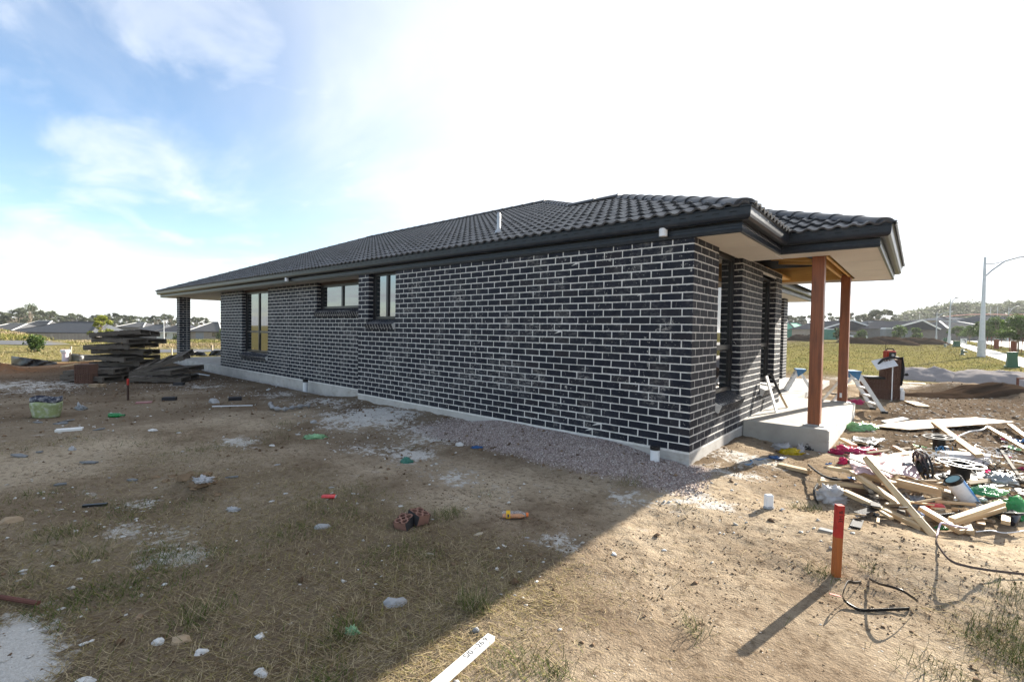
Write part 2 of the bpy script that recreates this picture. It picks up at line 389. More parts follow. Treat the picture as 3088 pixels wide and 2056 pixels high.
def disturbed(x, y):
    a = np.maximum(smooth(1.0, 1.6, x)*smooth(1.2, 2.4, y)*smooth(13.5, 10.5, y), smooth(-9., -12., x)*smooth(-8., -3, y)*smooth(-21, -19, x))
    b = np.maximum(np.maximum(np.exp(-((x+3.6)/1.2)**2-((y+1.5)/.8)**2)*.6, smooth(-5.5, -8.5, x)*smooth(-21, -19, x)*(.35+.5*fbm(x*.6, y*.6))), smooth(.2, 0., x)*smooth(-1.5, -.6, y)*.7)  # left term: turned-soil colour spread wider, painting in deeper shade on that side
    return np.clip(np.maximum(a, b), 0, 1)
def gravelly(x, y): return smooth(-3.9, -3., x)*smooth(.42, .15, x+.15*(y+.5))*smooth(-1.02, -.72, y+.12*(fbm(x*3, y*3)-.5))*(y < .1)
def ground_mat():
    g = NG('site_ground'); p = g.pos()
    n1 = g.noise(p, .55, 6, .6); n2 = g.noise(p, 3.3, 7, .62); n3 = g.noise(p, 16, 7, .65); n4 = g.noise(p, 75, 5, .6)
    soil = g.mix(g.rng(n2, .3, .7), (.158, .115, .078), (.32, .248, .172))
    soil = g.mix(g.rng(n1, .42, .6), soil, (.45, .365, .262))
    soil = g.mix(g.math('MULTIPLY', g.rng(n3, .50, .70), .75), soil, (.070, .046, .029))
    soil = g.mix(g.math('MULTIPLY', g.rng(n4, .55, .72), .45), soil, (.44, .36, .27))
    dist = g.attr('disturbed'); dk = g.mix(g.rng(n3, .35, .68), (.052, .038, .028), (.155, .116, .083))
    soil = g.mix(g.math('MULTIPLY', dist, .85), soil, dk)
    red = g.attr('redsoil'); soil = g.mix(g.math('MULTIPLY', red, g.rng(n2, .25, .6)), soil, (.30, .13, .055))
    gr = g.attr('grassy'); straw = g.mix(g.rng(n3, .35, .65), (.29, .245, .095), (.17, .155, .052)); straw = g.mix(g.rng(n1, .47, .62), straw, (.13, .14, .042))
    soil = g.mix(g.math('MULTIPLY', gr, .75), soil, g.mix(g.rng(n3, .35, .65), (.055, .040, .027), (.135, .098, .062)))
    soil = g.mix(g.math('MULTIPLY', g.attr('field'), .9), soil, straw)
    fib = g.math('MULTIPLY', g.rng(g.noise(g.pos((15, 70, 15), rot=(0, 0, .9)), 1., 5, .65, .6), .53, .66), g.rng(n2, .40, .58)); soil = g.mix(g.math('MULTIPLY', fib, .62), soil, (.075, .050, .032))
    wsh = g.math('MULTIPLY', g.rng(g.noise(p, 6.5, 5, .65), .60, .72), g.rng(n1, .45, .6)); soil = g.mix(g.math('MULTIPLY', wsh, .4), soil, (.50, .47, .43))
    lm = g.rng(g.math('ADD', g.math('MULTIPLY', g.attr('lime'), .42), g.math('ADD', g.math('MULTIPLY', n2, 1.1), g.math('MULTIPLY', n3, 1.3))), 1.40, 1.58)
    lm = g.math('MULTIPLY', lm, g.rng(g.attr('lime'), .02, .5))
    soil = g.mix(g.math('MULTIPLY', lm, .9), soil, g.mix(g.rng(n4, .3, .7), (.46, .43, .39), (.66, .64, .60)))
    spk = g.math('MULTIPLY', g.rng(g.vor(p, 34), .13, .07), g.rng(n2, .48, .58))
    soil = g.mix(g.math('MULTIPLY', spk, g.rng(g.attr('grassy'), .6, .1)), soil, (.60, .57, .53))
    gv = g.attr('gravel'); cell = g.node('ShaderNodeTexVoronoi', {'Vector': p, 'Scale': 55.}); 
    stone = g.ramp(g.node('ShaderNodeSeparateColor', {0: cell.outputs['Color']}).outputs[0], [(0, (.23, .18, .165)), (.5, (.36, .29, .26)), (1, (.52, .46, .43))])
    soil = g.mix(gv, soil, stone)
    n5 = g.noise(p, 240, 3, .6); soil = g.mix(g.math('MULTIPLY', g.rng(n5, .50, .68), .38), soil, (.06, .042, .028))
    h = g.math('ADD', g.math('ADD', g.math('MULTIPLY', n3, .8), g.math('ADD', g.math('MULTIPLY', n4, .45), g.math('MULTIPLY', n5, .15))), g.math('MULTIPLY', g.math('MULTIPLY', cell.outputs['Distance'], gv), -1.2))
    return g.fin(soil, 1., g.bump(h, .7, .035), 0.)
M_GROUND = ground_mat()
fx, fy = GX.ravel(), GY.ravel()
redm = np.clip(np.exp(-((fx+19.8)/2.2)**2-((fy+4.2)/1.0)**2)+np.exp(-((fx+21)/2.)**2-((fy+2)/1.2)**2), 0, 1)
ground = np_mesh('ground', np.stack([fx, fy, GZ.ravel()], -1), gf, M_GROUND, {'lime': lime(fx, fy), 'grassy': grassy(fx, fy), 'field': grassy(fx, fy, True), 'disturbed': disturbed(fx, fy), 'gravel': gravelly(fx, fy), 'redsoil': redm}, True)
tag(ground, kind='structure')
sea = MB().add([(-1200, -20000, -40), (-45000, -20000, -40), (-45000, 30000, -40), (-1200, 30000, -40)], [(0, 1, 2, 3)]).obj('sea', plain('sea_water', (.05, .13, .22), .25, .05, .001, 0, rnd=0, spec=.5)); tag(sea, kind='structure')

# ------------------------------------------------------------------ the brick house
house = thing('brick_house', 'dark brick single storey house with black tiled hip roof under construction', 'house', (0, 0, 0))
H = .086; NC = 27; Y2 = .33; XE = -6.47; X2 = -14.93; ZS = 2.30
def opening_cut(spans, ops, z0, z1):
    """spans [(a,b)] minus openings whose z range meets the course"""
    for a, b, oz0, oz1 in ops:
        if z1-.02 > oz0 and z0+.02 < oz1:
            ns = []
            for s, e in spans:
                if e <= a or s >= b: ns.append((s, e)); continue
                if s < a-.03: ns.append((s, a))
                if e > b+.03: ns.append((b, e))
            spans = ns
    return spans
BR = []   # bricks: (centre, length, direction 'x'/'y', outward sign)
def lay(plane, a0, a1, fixed, ops, starts, courses=range(NC), flip=1):
    """running bond along an axis. starts: offset of the first perpend on even/odd courses, measured from a1 backwards (plane x) or a0 forwards (plane y)"""
    for c in courses:
        z0 = c*H; off = starts[c % 2]
        for s, e in opening_cut([(a0, a1)], ops, z0, z0+.076):
            # perpends on the global grid
            cuts = []
            if plane == 'x':
                k = a1-off
                while k > s+.02:
                    if k < e-.02: cuts.append(k)
                    k -= .24
                pts = [s]+cuts[::-1]+[e]
            else:
                k = a0+off
                while k < e-.02:
                    if k > s+.02: cuts.append(k)
                    k += .24
                pts = [s]+cuts+[e]
            for i in range(len(pts)-1):
                b0 = pts[i]+(.005 if i > 0 else 0); b1 = pts[i+1]-(.005 if i < len(pts)-2 else 0)
                if b1-b0 < .03: continue
                m = (b0+b1)/2; L = b1-b0
                if plane == 'x': BR.append((Vector((m, fixed+.055*flip, z0+.043)), L, 'x'))
                else: BR.append((Vector((fixed-.055*flip, m, z0+.043)), L, 'y'))
W_NEAR = (-6.12, -5.27, 1.29, 9.); W_HI = (-8.76, -6.7, 1.52, 9.); W_FAR = (-13.19, -11.42, .33, 9.)
W1 = (.83, 1.83, .33, 9.); W2 = (2.95, 3.85, .42, 2.20)
lay('x', XE, 0, 0, [W_NEAR], (.235, .115))
lay('x', X2, -6.6, Y2, [W_HI, W_FAR], (.12, .24))
lay('y', 0, 4.3, 0, [W1, W2], (.115, .235))
# even courses: stretcher turns the corner; odd: header end shows on the long wall
BR = [b for b in BR if not (b[2] == 'y' and b[0].y < .13 and b[1] < .2 and int(round((b[0].z-.043)/H)) % 2 == 0)]
BR = [b for b in BR if not (b[2] == 'x' and b[0].x > -.13 and b[1] < .2 and b[0].y < .1 and int(round((b[0].z-.043)/H)) % 2 == 1)]
# alfresco pillar and garage pier
def pier(x0, x1, y0, y1, courses=range(NC)):
    for c in courses:
        z = c*H+.043
        if c % 2 == 0:
            segs = [(x0, x0+.23), (x0+.24, x1)] if x1-x0 > .27 else [(x0, x1)]
            for yy in (y0+.055, y1-.055):
                for s, e in segs: BR.append((Vector(((s+e)/2, yy, z)), e-s, 'x'))
            for xx in (x0+.055, x1-.055):
                if y1-y0 > .25: BR.append((Vector((xx, (y0+y1)/2, z)), y1-y0-.24, 'y'))
        else:
            segs = [(y0, y0+.23), (y0+.24, y1)] if y1-y0 > .27 else [(y0, y1)]
            for xx in (x0+.055, x1-.055):
                for s, e in segs: BR.append((Vector((xx, (s+e)/2, z)), e-s, 'y'))
            for yy in (y0+.055, y1-.055):
                if x1-x0 > .25: BR.append((Vector(((x0+x1)/2, yy, z)), x1-x0-.24, 'x'))
pier(-19.54, -19.19, Y2, Y2+.35); pier(-1.59, -1.1, 10.35, 10.84)
def brick_mesh(L, seed, hw=.11, hh=.076):
    rr = random.Random(seed); m = MB().box((-L/2, -hw/2, -hh/2), (L/2, hw/2, hh/2)); me = m.mesh('brick')
    bm = bmesh.new(); bm.from_mesh(me); bmesh.ops.bevel(bm, geom=list(bm.edges), offset=.0035, segments=1, affect='EDGES')
    for v in bm.verts:
        v.co.x += rr.uniform(-.0015, .0015); v.co.z += rr.uniform(-.002, .002); v.co.y += rr.uniform(-.001, .001)
    bm.to_mesh(me); bm.free(); me.materials.append(M_BRICK); return me
def seen(p): 
    d = depth(p); return 1/max(.5, d)**2
def vis(b):
    c = b[0]; d = (c-Vector(CAM)); nrm = Vector((0, -1, 0)) if b[2] == 'x' else Vector((1, 0, 0))
    if c.x < -16 or c.y > 9: nrm = Vector((0, -1, 0))
    return -b[1]*(-d.normalized()).dot(nrm)/d.length_squared
BR.sort(key=vis)
wall_core = MB()
def core(a, b): wall_core.box(a, b)
REC = .002
def core_x(x0, x1, yf, ops):
    # mortar body behind the bricks, with the openings left out
    zs = sorted({-.02, NC*H}|{max(-.02, o[2]) for o in ops}|{min(NC*H, o[3]) for o in ops})
    for i in range(len(zs)-1):
        for s, e in opening_cut([(x0, x1)], ops, zs[i], zs[i+1]):
            core((s+REC, yf+REC, zs[i]), (e-REC, yf+.105, zs[i+1]))
def core_y(y0, y1, xf, ops):
    zs = sorted({-.02, NC*H}|{max(-.02, o[2]) for o in ops}|{min(NC*H, o[3]) for o in ops})
    for i in range(len(zs)-1):
        for s, e in opening_cut([(y0, y1)], ops, zs[i], zs[i+1]):
            core((xf-.105, s+REC, zs[i]), (xf-REC, e-REC, zs[i+1]))
core_x(X2, -6.6, Y2, [W_HI, W_FAR]); wall_core.obj('rear_side_wall', M_MORTAR, house); wall_core = MB()
core_x(XE, 0, 0, [W_NEAR]); core_y(.105, 4.3, 0, [W1, W2])
wall = wall_core.obj('wall', M_MORTAR, house)
MB().box((-19.54+REC, Y2+REC, -.02), (-19.19-REC, Y2+.35-REC, NC*H)).obj('pillar', M_MORTAR, house); MB().box((-1.59+REC, 10.35+REC, -.02), (-1.1-REC, 10.84-REC, NC*H)).obj('pillar', M_MORTAR, house)
meshes = {}
def bmesh_for(L, k):
    key = (round(L, 3), k)
    if key not in meshes: meshes[key] = brick_mesh(L, hash(key) % 1000)
    return meshes[key]
rest = MB()
for i, (c, L, ax) in enumerate(BR):
    me = bmesh_for(L, i % 4)
    if i < 300:
        o = new_obj('brick', me); o.parent = wall; o.location = c; o.rotation_euler = (0, 0, R(90) if ax == 'y' else 0)
        o.location.y += RND.uniform(-.0015, .0015) if ax == 'x' else 0
    else:
        m = Matrix.Translation(c)@Matrix.Rotation(R(90) if ax == 'y' else 0, 4, 'Z')
        rest.add([m@v.co for v in me.vertices], [tuple(p.vertices) for p in me.polygons])
tag(rest.obj('brick_courses', M_BRICK, wall, fix=False), kind='stuff')
# inner leaf so that nothing shows through, back and side walls
inner = MB(); inner.box((-14.8, .62, -.1), (-.25, .66, 2.5)); inner.box((-.32, .70, -.1), (-.28, 4.2, 2.5)); inner.box((-14.9, .70, -.1), (-14.86, 11.0, 2.5)); inner.box((-14.8, 10.9, -.1), (-1.7, 11.0, 2.5)); inner.box((-1.75, 4.35, -.1), (-1.6, 7.6, 2.5)); inner.box((-1.5, 4.2, -.1), (-.12, 4.3, 2.35))
inner.obj('inner_wall', plain('plaster_dark', (.10, .095, .09), .9, .1), house)
# slabs
sb = MB(); sb.box((XE-.003, .003, -.55), (-.003, 4.2, -.004)); sb.box((X2-.0, Y2+.003, -.6), (XE-.01, 11, -.006)); sb.box((-1.7, 4.21, -.5), (-.02, 10.85, -.008)); sb.obj('slab', M_CONC, house)
sb = MB(); sb.box((-20.05, Y2+.002, -.62), (X2-.004, 4.8, -.002)); sb.obj('alfresco_slab', M_CONC, house, bevel=.01)
sb = MB(); sb.box((.002, 2.035, -.45), (1.0, 5.3, .085)); sb.obj('porch_slab', concrete_mat('porch_concrete', (.34, .32, .285), (.46, .435, .39), .3), house, bevel=.012)
sb = MB()
for i in range(14):
    for c in range(2): sb.box((1.0, 2.045+i*.235+(c % 2)*.0, -.17+c*.125), (1.012, 2.045+i*.235+.226, -.17+c*.125+.117))
sb.obj('porch_edge_blocks', concrete_mat('block_face', (.52, .50, .46), (.66, .64, .60), .2), house)
# brick sills: bricks on edge, sloping outwards
def sill(plane, a0, a1, ztop, face, proj=.045):
    s = thing_part('sill', house); n = max(3, int(round((a1-a0)/.086))); w = (a1-a0)/n
    mort = MB()
    for i in range(n):
        c = a0+(i+.5)*w; m = MB().box((-w/2+.005, -.115, -.055), (w/2-.005, .115, .055))
        rot = Matrix.Rotation(R(24), 4, 'X'); ctr = Vector((c, face+.055-proj*.2, ztop-.125))
        mm = Matrix.Translation(ctr)@rot
        if plane == 'y': mm = Matrix(((0, -1, 0, 0), (1, 0, 0, 0), (0, 0, 1, 0), (0, 0, 0, 1)))@mm
        m.xf(mm); m.obj('sill_brick', M_BRICK, s, bevel=.003)
    m = MB().box((a0+.002, -.1125, -.05), (a1-.002, .108, .0525)); mm = Matrix.Translation(Vector(((0), face+.055-proj*.2, ztop-.125)))@Matrix.Rotation(R(24), 4, 'X')
    if plane == 'y': mm = Matrix(((0, -1, 0, 0), (1, 0, 0, 0), (0, 0, 1, 0), (0, 0, 0, 1)))@mm
    s.data = m.xf(mm).mesh('sill'); 
def thing_part(name, parent):
    me = bpy.data.meshes.new(name); me.materials.append(M_MORTAR); o = bpy.data.objects.new(name, me); COL.objects.link(o); o.parent = parent; return o
# (mesh replaced later keeps the mortar material)
def sill_fix(before):
    for o in house.children:
        if o.name.startswith('sill') and not o.data.materials: o.data.materials.append(M_MORTAR)
sill('x', W_NEAR[0]-.03, W_NEAR[1], 1.475, 0); sill('x', W_HI[0]-.03, W_HI[1], 1.735, Y2); sill('x', W_FAR[0], W_FAR[1], .565, Y2)
sill('y', W1[0], W1[1], .54, 0); sill('y', W2[0], W2[1], .54, 0); sill_fix(0)
# windows: frame with panes
def window(plane, a0, a1, z0, z1, setback, mull, trans=()):
    """plane x: faces -y at y=setback; plane y: faces +x at x=setback"""
    f = MB(); t = .05; d = .07
    def b(p0, p1, q0, q1, e0=0, e1=d):
        if plane == 'x': f.box((p0, setback+e0, q0), (p1, setback+e1, q1))
        else: f.box((setback-e1, p0, q0), (setback-e0, p1, q1))
    b(a0, a0+t, z0, z1); b(a1-t, a1, z0, z1); b(a0+t, a1-t, z0, z0+t); b(a0+t, a1-t, z1-t, z1)
    xs = [a0+t]+[m for m in mull]+[a1-t]
    for m in mull: b(m-.03, m+.03, z0+t, z1-t, .004)
    for tz in trans: b(a0+t, a1-t, tz-.03, tz+.03, .008)
    fo = f.obj('window', M_FRAME, house)
    zs = [z0+t]+list(trans)+[z1-t]
    for i in range(len(xs)-1):
        for j in range(len(zs)-1):
            p = MB()
            if plane == 'x': p.box((xs[i], setback+.03, zs[j]), (xs[i+1], setback+.036, zs[j+1]))
            else: p.box((setback-.036, xs[i], zs[j]), (setback-.03, xs[i+1], zs[j+1]))
            p.obj('pane', M_GLASS, fo)
    return fo
window('x', W_NEAR[0]+.005, W_NEAR[1]-.005, 1.45, 2.31, .10, [-5.67]); window('x', W_HI[0]+.005, W_HI[1], 1.70, 2.24, Y2+.10, [-7.83]); window('x', W_FAR[0]+.005, W_FAR[1]-.005, .54, 2.24, Y2+.10, [-12.27], [1.115])
window('y', W1[0]+.005, W1[1]-.005, .52, 2.31, -.105, [], [1.10]); window('y', W2[0]+.005, W2[1]-.005, .52, 2.20, -.09, [], [1.10])
MB().box((-.10, W2[0]-.02, 2.2), (-.004, W2[1]+.02, 2.206)).obj('lintel', M_FRAME, house)
M_HEAD = plain('stained_head', (.045, .022, .014), .6, .2, 8, .1)
MB().box((-8.76, Y2+.09, 2.24), (-6.7, Y2+.16, 2.31)).obj('window_head', M_HEAD, house)
MB().box((-13.19, Y2+.09, 2.24), (-11.42, Y2+.16, 2.31)).obj('window_head', M_HEAD, house)

# ---- eaves: soffit, fascia, gutter
XF = .467; YF = -.012; YI = 1.75; XP = 1.467; YP = 6.0; XL = -20.25; XG = -.72; YG = 12.3
so_ = MB(); so_.box((XL, YF+.004, ZS+.004), (XE+.02, Y2+.08, ZS+.012)); so_.box((XE+.02, YF+.004, ZS+.016), (XF-.004, .06, ZS+.022))
so_.box((-.06, .06, ZS+.004), (XF-.004, YI, ZS+.012)); so_.box((-.06, YI, ZS+.004), (.70, 2.20, ZS+.012)); so_.box((.70, YI+.004, ZS+.0045), (XP-.004, 2.20, ZS+.0125)); so_.box((.94, 2.20, ZS+.004), (XP-.004, YP-.5, ZS+.012)); so_.box((-.06, YP-.5, ZS+.004), (XP-.004, YP-.004, ZS+.012))
so_.box((-1.62, 6.1, ZS+.004), (XG-.004, YG-.004, ZS+.012)); so_.box((XL+.004, Y2+.081, ZS+.004), (X2, 4.8, ZS+.012))
so_.obj('soffit', M_SOFFIT, house)
MB().box((.40, YI+.01, ZS+.0005), (.412, 2.2, ZS+.0035)).obj('soffit_joint', M_PVC, house)
ZF1 = 2.47
def eave(path, name_g='gutter', name_f='fascia', closed=False):
    """path: list of (x,y) corner points with the outside on the right-hand side; fascia board and quad gutter swept along it"""
    prof_f = [(0, ZS-.004), (.006, ZS), (.010, ZS+.03), (.004, ZS+.035), (.004, ZS+.06), (.010, ZS+.064), (.010, ZS+.085), (.003, ZS+.09), (.003, ZF1), (-.02, ZF1), (-.02, ZS-.004)]
    prof_g = [(.006, 2.405), (.075, 2.400), (.098, 2.418), (.104, 2.445), (.108, 2.515), (.120, 2.519), (.120, 2.530), (.100, 2.530), (.100, 2.450), (.085, 2.42), (.014, 2.42), (.014, 2.50), (.006, 2.50)]
    P = [Vector((p[0], p[1], 0)) for p in path]
    def sweep(prof, nm, mt):
        rings = []
        for i, p in enumerate(P):
            d0 = (P[i]-P[i-1]).normalized() if i > 0 else (P[1]-P[0]).normalized(); d1 = (P[i+1]-P[i]).normalized() if i < len(P)-1 else d0
            n0 = Vector((d0.y, -d0.x, 0)); n1 = Vector((d1.y, -d1.x, 0)); b = (n0+n1).normalized(); k = 1/max(.3, b.dot(n0))
            rings.append([p+b*k*a+Vector((0, 0, z)) for a, z in prof])
        m = MB(); n = len(prof)
        for r in rings: m.v += [tuple(q) for q in r]
        for i in range(len(P)-1):
            for k in range(n): m.f.append((i*n+k, i*n+(k+1) % n, (i+1)*n+(k+1) % n, (i+1)*n+k))
        m.f.append(tuple(range(n))); m.f.append(tuple((len(P)-1)*n+k for k in range(n)))
        return m.obj(nm, mt, house)
    sweep(prof_f, name_f, M_GUTTER); return sweep(prof_g, name_g, M_GUTTER)
gut = eave([(XL, 10.8), (XL, YF), (XF, YF), (XF, YI), (XP, YI), (XP, YP), (-.72, YP)])
gut2 = eave([(XG, YP+.3), (XG, YG), (-8, YG)])
# overflow slots along the gutter face
SLM = MB().box((-.035, -.0016, -.0045), (.035, .0016, .0045)).mesh('gutter_slot'); SLM.materials.append(plain('slot_black', (.003, .003, .004), .8, 0, 1, 0, rnd=0))
def slots(x, lo, y):
    while x > lo: o = new_obj('gutter_slot', SLM); o.parent = gut; o.location = (x-.035, y, 2.482); x -= .165
slots(XF-.02, -9, YF-.1068); slots(XP-.02, XF+.15, YI-.1068)
def outlet(x):
    MB().lathe([(.045, 2.33), (.045, 2.415), (.040, 2.418), (.040, 2.334)], 20, (x, YF-.055, 0)).obj('downpipe_outlet', M_PVC, house, smooth=True)
outlet(-.316); outlet(-9.41)

# ---- roof planes with real tiles
TK = math.tan(R(22)); EX, EY, EZ = XF+.10, YF-.10, 2.525
ridgeW = 5.6; wingT = 2.95
XA = EX-wingT; YA = EY+wingT; X1 = -6.05; YW = EY+ridgeW; XB = XL-.105+ridgeW
def rz(d): return EZ+d*TK
TILE_W, TILE_H = .30, .315
tiles = []      # (verts, faces, mid)
def tile_geo(fr, a0, b0, amin, amax, bmax, seed):
    o, e, s, n = fr; K = 12; vs = []; fs = []; rr = random.Random(seed); lift = rr.uniform(-.002, .003)
    bb = [b0, b0, min(b0+TILE_H+.02, bmax)]
    for row, b in enumerate(bb):
        lo, hi = amin(b), amax(b)
        for k in range(K+1):
            t = k/K; a = a0+t*TILE_W; ph = (t*2) % 1.0
            prof = .028*(max(0, math.sin(math.pi*min(1, ph/.62)))**1.0) if ph < .62 else -.004*math.sin(math.pi*(ph-.62)/.38)
            frac = (b-b0)/TILE_H; hgt = prof*(.97 if row < 2 else .93)+.030*(1-frac)+lift
            if row == 0: hgt -= .022
            a = min(max(a, lo), hi); p = o+e*a+s*b+n*hgt; vs.append(p)
    for r_ in range(2):
        for k in range(K): i = r_*(K+1)+k; fs.append((i, i+1, i+K+2, i+K+1))
    return vs, fs
def roof_face(o, e, s, amin, amax, bmax, acount, name=None):
    n = e.cross(s).normalized()
    if n.z < 0: n = -n
    fr = (o, e, s, n)
    for j in range(int(bmax/TILE_H)+1):
        b0 = j*TILE_H-.03
        if b0 > bmax-.05: break
        for i in range(acount):
            a0 = i*TILE_W+.0
            bm_ = b0+TILE_H/2
            if a0+TILE_W < min(amin(b0), amin(min(b0+TILE_H, bmax)))+.01 or a0 > max(amax(b0), amax(min(b0+TILE_H, bmax)))-.01: continue
            g_ = tile_geo(fr, a0, b0, amin, amax, bmax, i*131+j)
            tiles.append((g_, (o+e*(a0+.15)+s*bm_)))
cs = 1/math.cos(R(22)); SL = lambda d: d*cs
# long plane (faces -y): a runs from the near corner towards -x
def amin_long(b):
    d = b/cs
    if d <= wingT: return d
    return max(EX-X1-(ridgeW-d), 0)
def amax_long(b): return EX-(XL-.105)-b/cs
Lo = Vector((EX, EY, EZ)); roof_face(Lo, Vector((-1, 0, 0)), Vector((0, 1, TK)).normalized(), amin_long, amax_long, SL(ridgeW), 72)
# porch plane facing -y and wing/porch plane facing +x (visible slivers)
PX, PY = XP+.105, YI-.105
roof_face(Vector((PX, PY, EZ)), Vector((-1, 0, 0)), Vector((0, 1, TK)).normalized(), lambda b: b/cs, lambda b: 1.0+b/cs, SL(2.0), 12)
nT = len(tiles); tiles.sort(key=lambda t: (t[1]-Vector(CAM)).length)
# slopes turned away to the street side
roof_face(Vector((EX, EY, EZ)), Vector((0, 1, 0)), Vector((-1, 0, TK)).normalized(), lambda b: b/cs, lambda b: 2*wingT-b/cs, SL(wingT), 21)
roof_face(Vector((PX, PY, EZ)), Vector((0, 1, 0)), Vector((-1, 0, TK)).normalized(), lambda b: b/cs, lambda b: YP+.1-PY-b/cs, SL(2.1), 16)
roof_base = MB()
def quad(*p): roof_base.add(p, [tuple(range(len(p)))])
zE = EZ-.02; dz = lambda d: EZ-.02+d*TK
quad((EX, EY, zE), (XL-.105, EY, zE), (XB, YW, dz(ridgeW)), (X1, YW, dz(ridgeW)), (XA-.7, YA, dz(wingT)), (XA, YA, dz(wingT)))
quad((XL-.105, EY, zE), (XL-.105, EY+2*ridgeW, zE), (XB, YW, dz(ridgeW)))
quad((XL-.105, EY+2*ridgeW, zE), (X1+ridgeW, EY+2*ridgeW, zE), (X1, YW, dz(ridgeW)), (XB, YW, dz(ridgeW)))
quad((X1+ridgeW-.0, YW-ridgeW+2.9, zE), (X1+ridgeW, EY+2*ridgeW, zE), (X1, YW, dz(ridgeW)), (XA-.7, YA, dz(wingT)))
quad((EX, EY, zE), (XA, YA, dz(wingT)), (EX, EY+2*wingT, zE)); quad((XA, YA, dz(wingT)), (XA-.7, YA, dz(wingT)), (XA-.7-2.5, EY+2*wingT, zE), (EX, EY+2*wingT, zE))
quad((PX, PY, zE), (PX-2.2, PY+2.2, dz(2.2)), (-2.6, PY+2.2, dz(2.2)), (-2.6, PY, zE)); quad((PX, PY, zE), (PX, YP+.1, zE), (PX-2.2, PY+2.2, dz(2.2))); quad((PX, YP+.1, zE), (-2.6, YP+.1, zE), (-2.6, PY+2.2, dz(2.2)), (PX-2.2, PY+2.2, dz(2.2)))
quad((XG+.1, 5.9, zE), (XG+.1, YG+.1, zE), (XG-3, YG-3, dz(3.1)), (XG-3, 5.9, dz(3.1))); quad((XG+.1, YG+.1, zE), (-9, YG+.1, zE), (XG-3, YG-3, dz(3.1)))
roof = roof_base.obj('roof', plain('sarking_dark', (.02, .02, .022), .8, .1), house, fix=False)
tr = MB()
for i, ((vs, fs), c) in enumerate(tiles):
    if i < 300:
        m = MB(); q = c; m.add([v-q for v in vs], fs); me = m.mesh('roof_tile', False); me.materials.append(M_TILE)
        me.polygons.foreach_set('use_smooth', [True]*len(me.polygons)); 
        try: me.set_sharp_from_angle(angle=R(50))
        except Exception: pass
        o = new_obj('roof_tile', me); o.parent = roof; o.location = q
    else: tr.add(vs, fs)
o = tr.obj('roof_tile_courses', M_TILE, roof, fix=False); o.data.polygons.foreach_set('use_smooth', [True]*len(o.data.polygons)); tag(o, kind='stuff')
try: o.data.set_sharp_from_angle(angle=R(50))
except Exception: pass
# ridge and hip caps
def caps(p, q, n=None):
    p = Vector(p); q = Vector(q); L = (q-p).length; n = n or int(round(L/.38)); d = (q-p)/n
    for i in range(n):
        c0 = p+d*i; c1 = c0+d*1.08; m = MB(); ax = d.normalized(); r = ax.cross(Vector((0, 0, 1))).normalized(); up = r.cross(ax); K = 8
        for t, (c, rad) in enumerate(((c0-ax*.01, .134), (c0+ax*.035, .134), (c0+ax*.04, .124), (c1, .112))):
            for k in range(K+1):
                th = math.pi*(k/K); m.v.append(tuple(c+r*math.cos(th)*rad*.95+up*(math.sin(th)*rad*.58-.03)))
        for t in range(3):
            for k in range(K): i0 = t*(K+1)+k; m.f.append((i0, i0+1, i0+K+2, i0+K+1))
        for t in (0,):
            m.f.append(tuple(range(K+1)))
        m.obj('ridge_cap', M_TILE, roof, smooth=True)
zc = .035
caps((EX-.06, EY+.06, EZ+zc+.01), (XA, YA, dz(wingT)+zc+.02)); caps((XA, YA, dz(wingT)+zc+.03), (X1+ridgeW-wingT, YA, dz(wingT)+zc+.03), 2)
caps((X1+ridgeW-wingT, YA, dz(wingT)+zc+.02), (X1, YW, dz(ridgeW)+zc+.02)); caps((X1, YW, dz(ridgeW)+zc+.03), (XB, YW, dz(ridgeW)+zc+.03)); caps((XL-.05, EY+.06, EZ+zc), (XB, YW, dz(ridgeW)+zc+.02))
caps((PX-.06, PY+.06, EZ+zc+.01), (PX-2.1, PY+2.1, dz(2.1)+zc+.02))
# vent pipe
vx, vy = -3.45, .71; vz = dz(vy-EY)+.02
v_ = MB().lathe([(.11, -.02), (.06, .03), (.052, .06), (.032, .065), (.031, .31), (.026, .335), (.014, .35), (.0, .352)], 16, (vx, vy, vz)); v_.obj('roof_vent', M_GALV, house, smooth=True)
# porch posts, beams and open ceiling
def post(x, y):
    p = MB().box((x-.07, y-.07, .105), (x+.07, y+.07, ZS+.05)).obj('post', M_MERBAU, house, bevel=.004)
    MB().box((x-.12, y-.075, .088), (x+.12, y+.075, .096)).obj('base_plate', M_GALV, p); MB().box((x-.05, y-.05, .095), (x+.05, y+.05, .106)).obj('base_packer', M_GALV, p)
    return p
p1_ = post(.815, 2.29); p2_ = post(.83, 5.22)
MB().box((.83-.035, 5.22-.0735, .17), (.83+.0, 5.22-.0705, .25)).obj('paper_tag', M_PVC, p2_)
bm_ = MB(); bm_.box((.735, 2.36, ZS+.01), (.775, 5.6, ZS+.20)); bm_.box((.865, 2.36, ZS+.01), (.90, 5.6, ZS+.20)); bm_.obj('porch_beam', M_PINEY, house)
MB().box((-1.55, 5.30, ZS-.02), (.735, 5.345, ZS+.25)).obj('porch_beam', M_PINEY, house); MB().box((-1.55, 5.42, ZS-.05), (.9, 5.46, ZS+.003)).obj('ceiling_trim', M_SOFFIT, house)
MB().box((-1.55, 3.4, ZS+.02), (-.05, 5.28, ZS+.06)).obj('ceiling_batten', M_PINEY, house)
for yy in (3.0, 4.2, 5.1): MB().box((XP-.5, yy, ZS+.001), (XP-.02, yy+.006, ZS+.0035)).obj('soffit_joint', M_PVC, house)
MB().box((.05, .9, ZS+.001), (XF-.02, .906, ZS+.0035)).obj('soffit_joint', M_PVC, house)
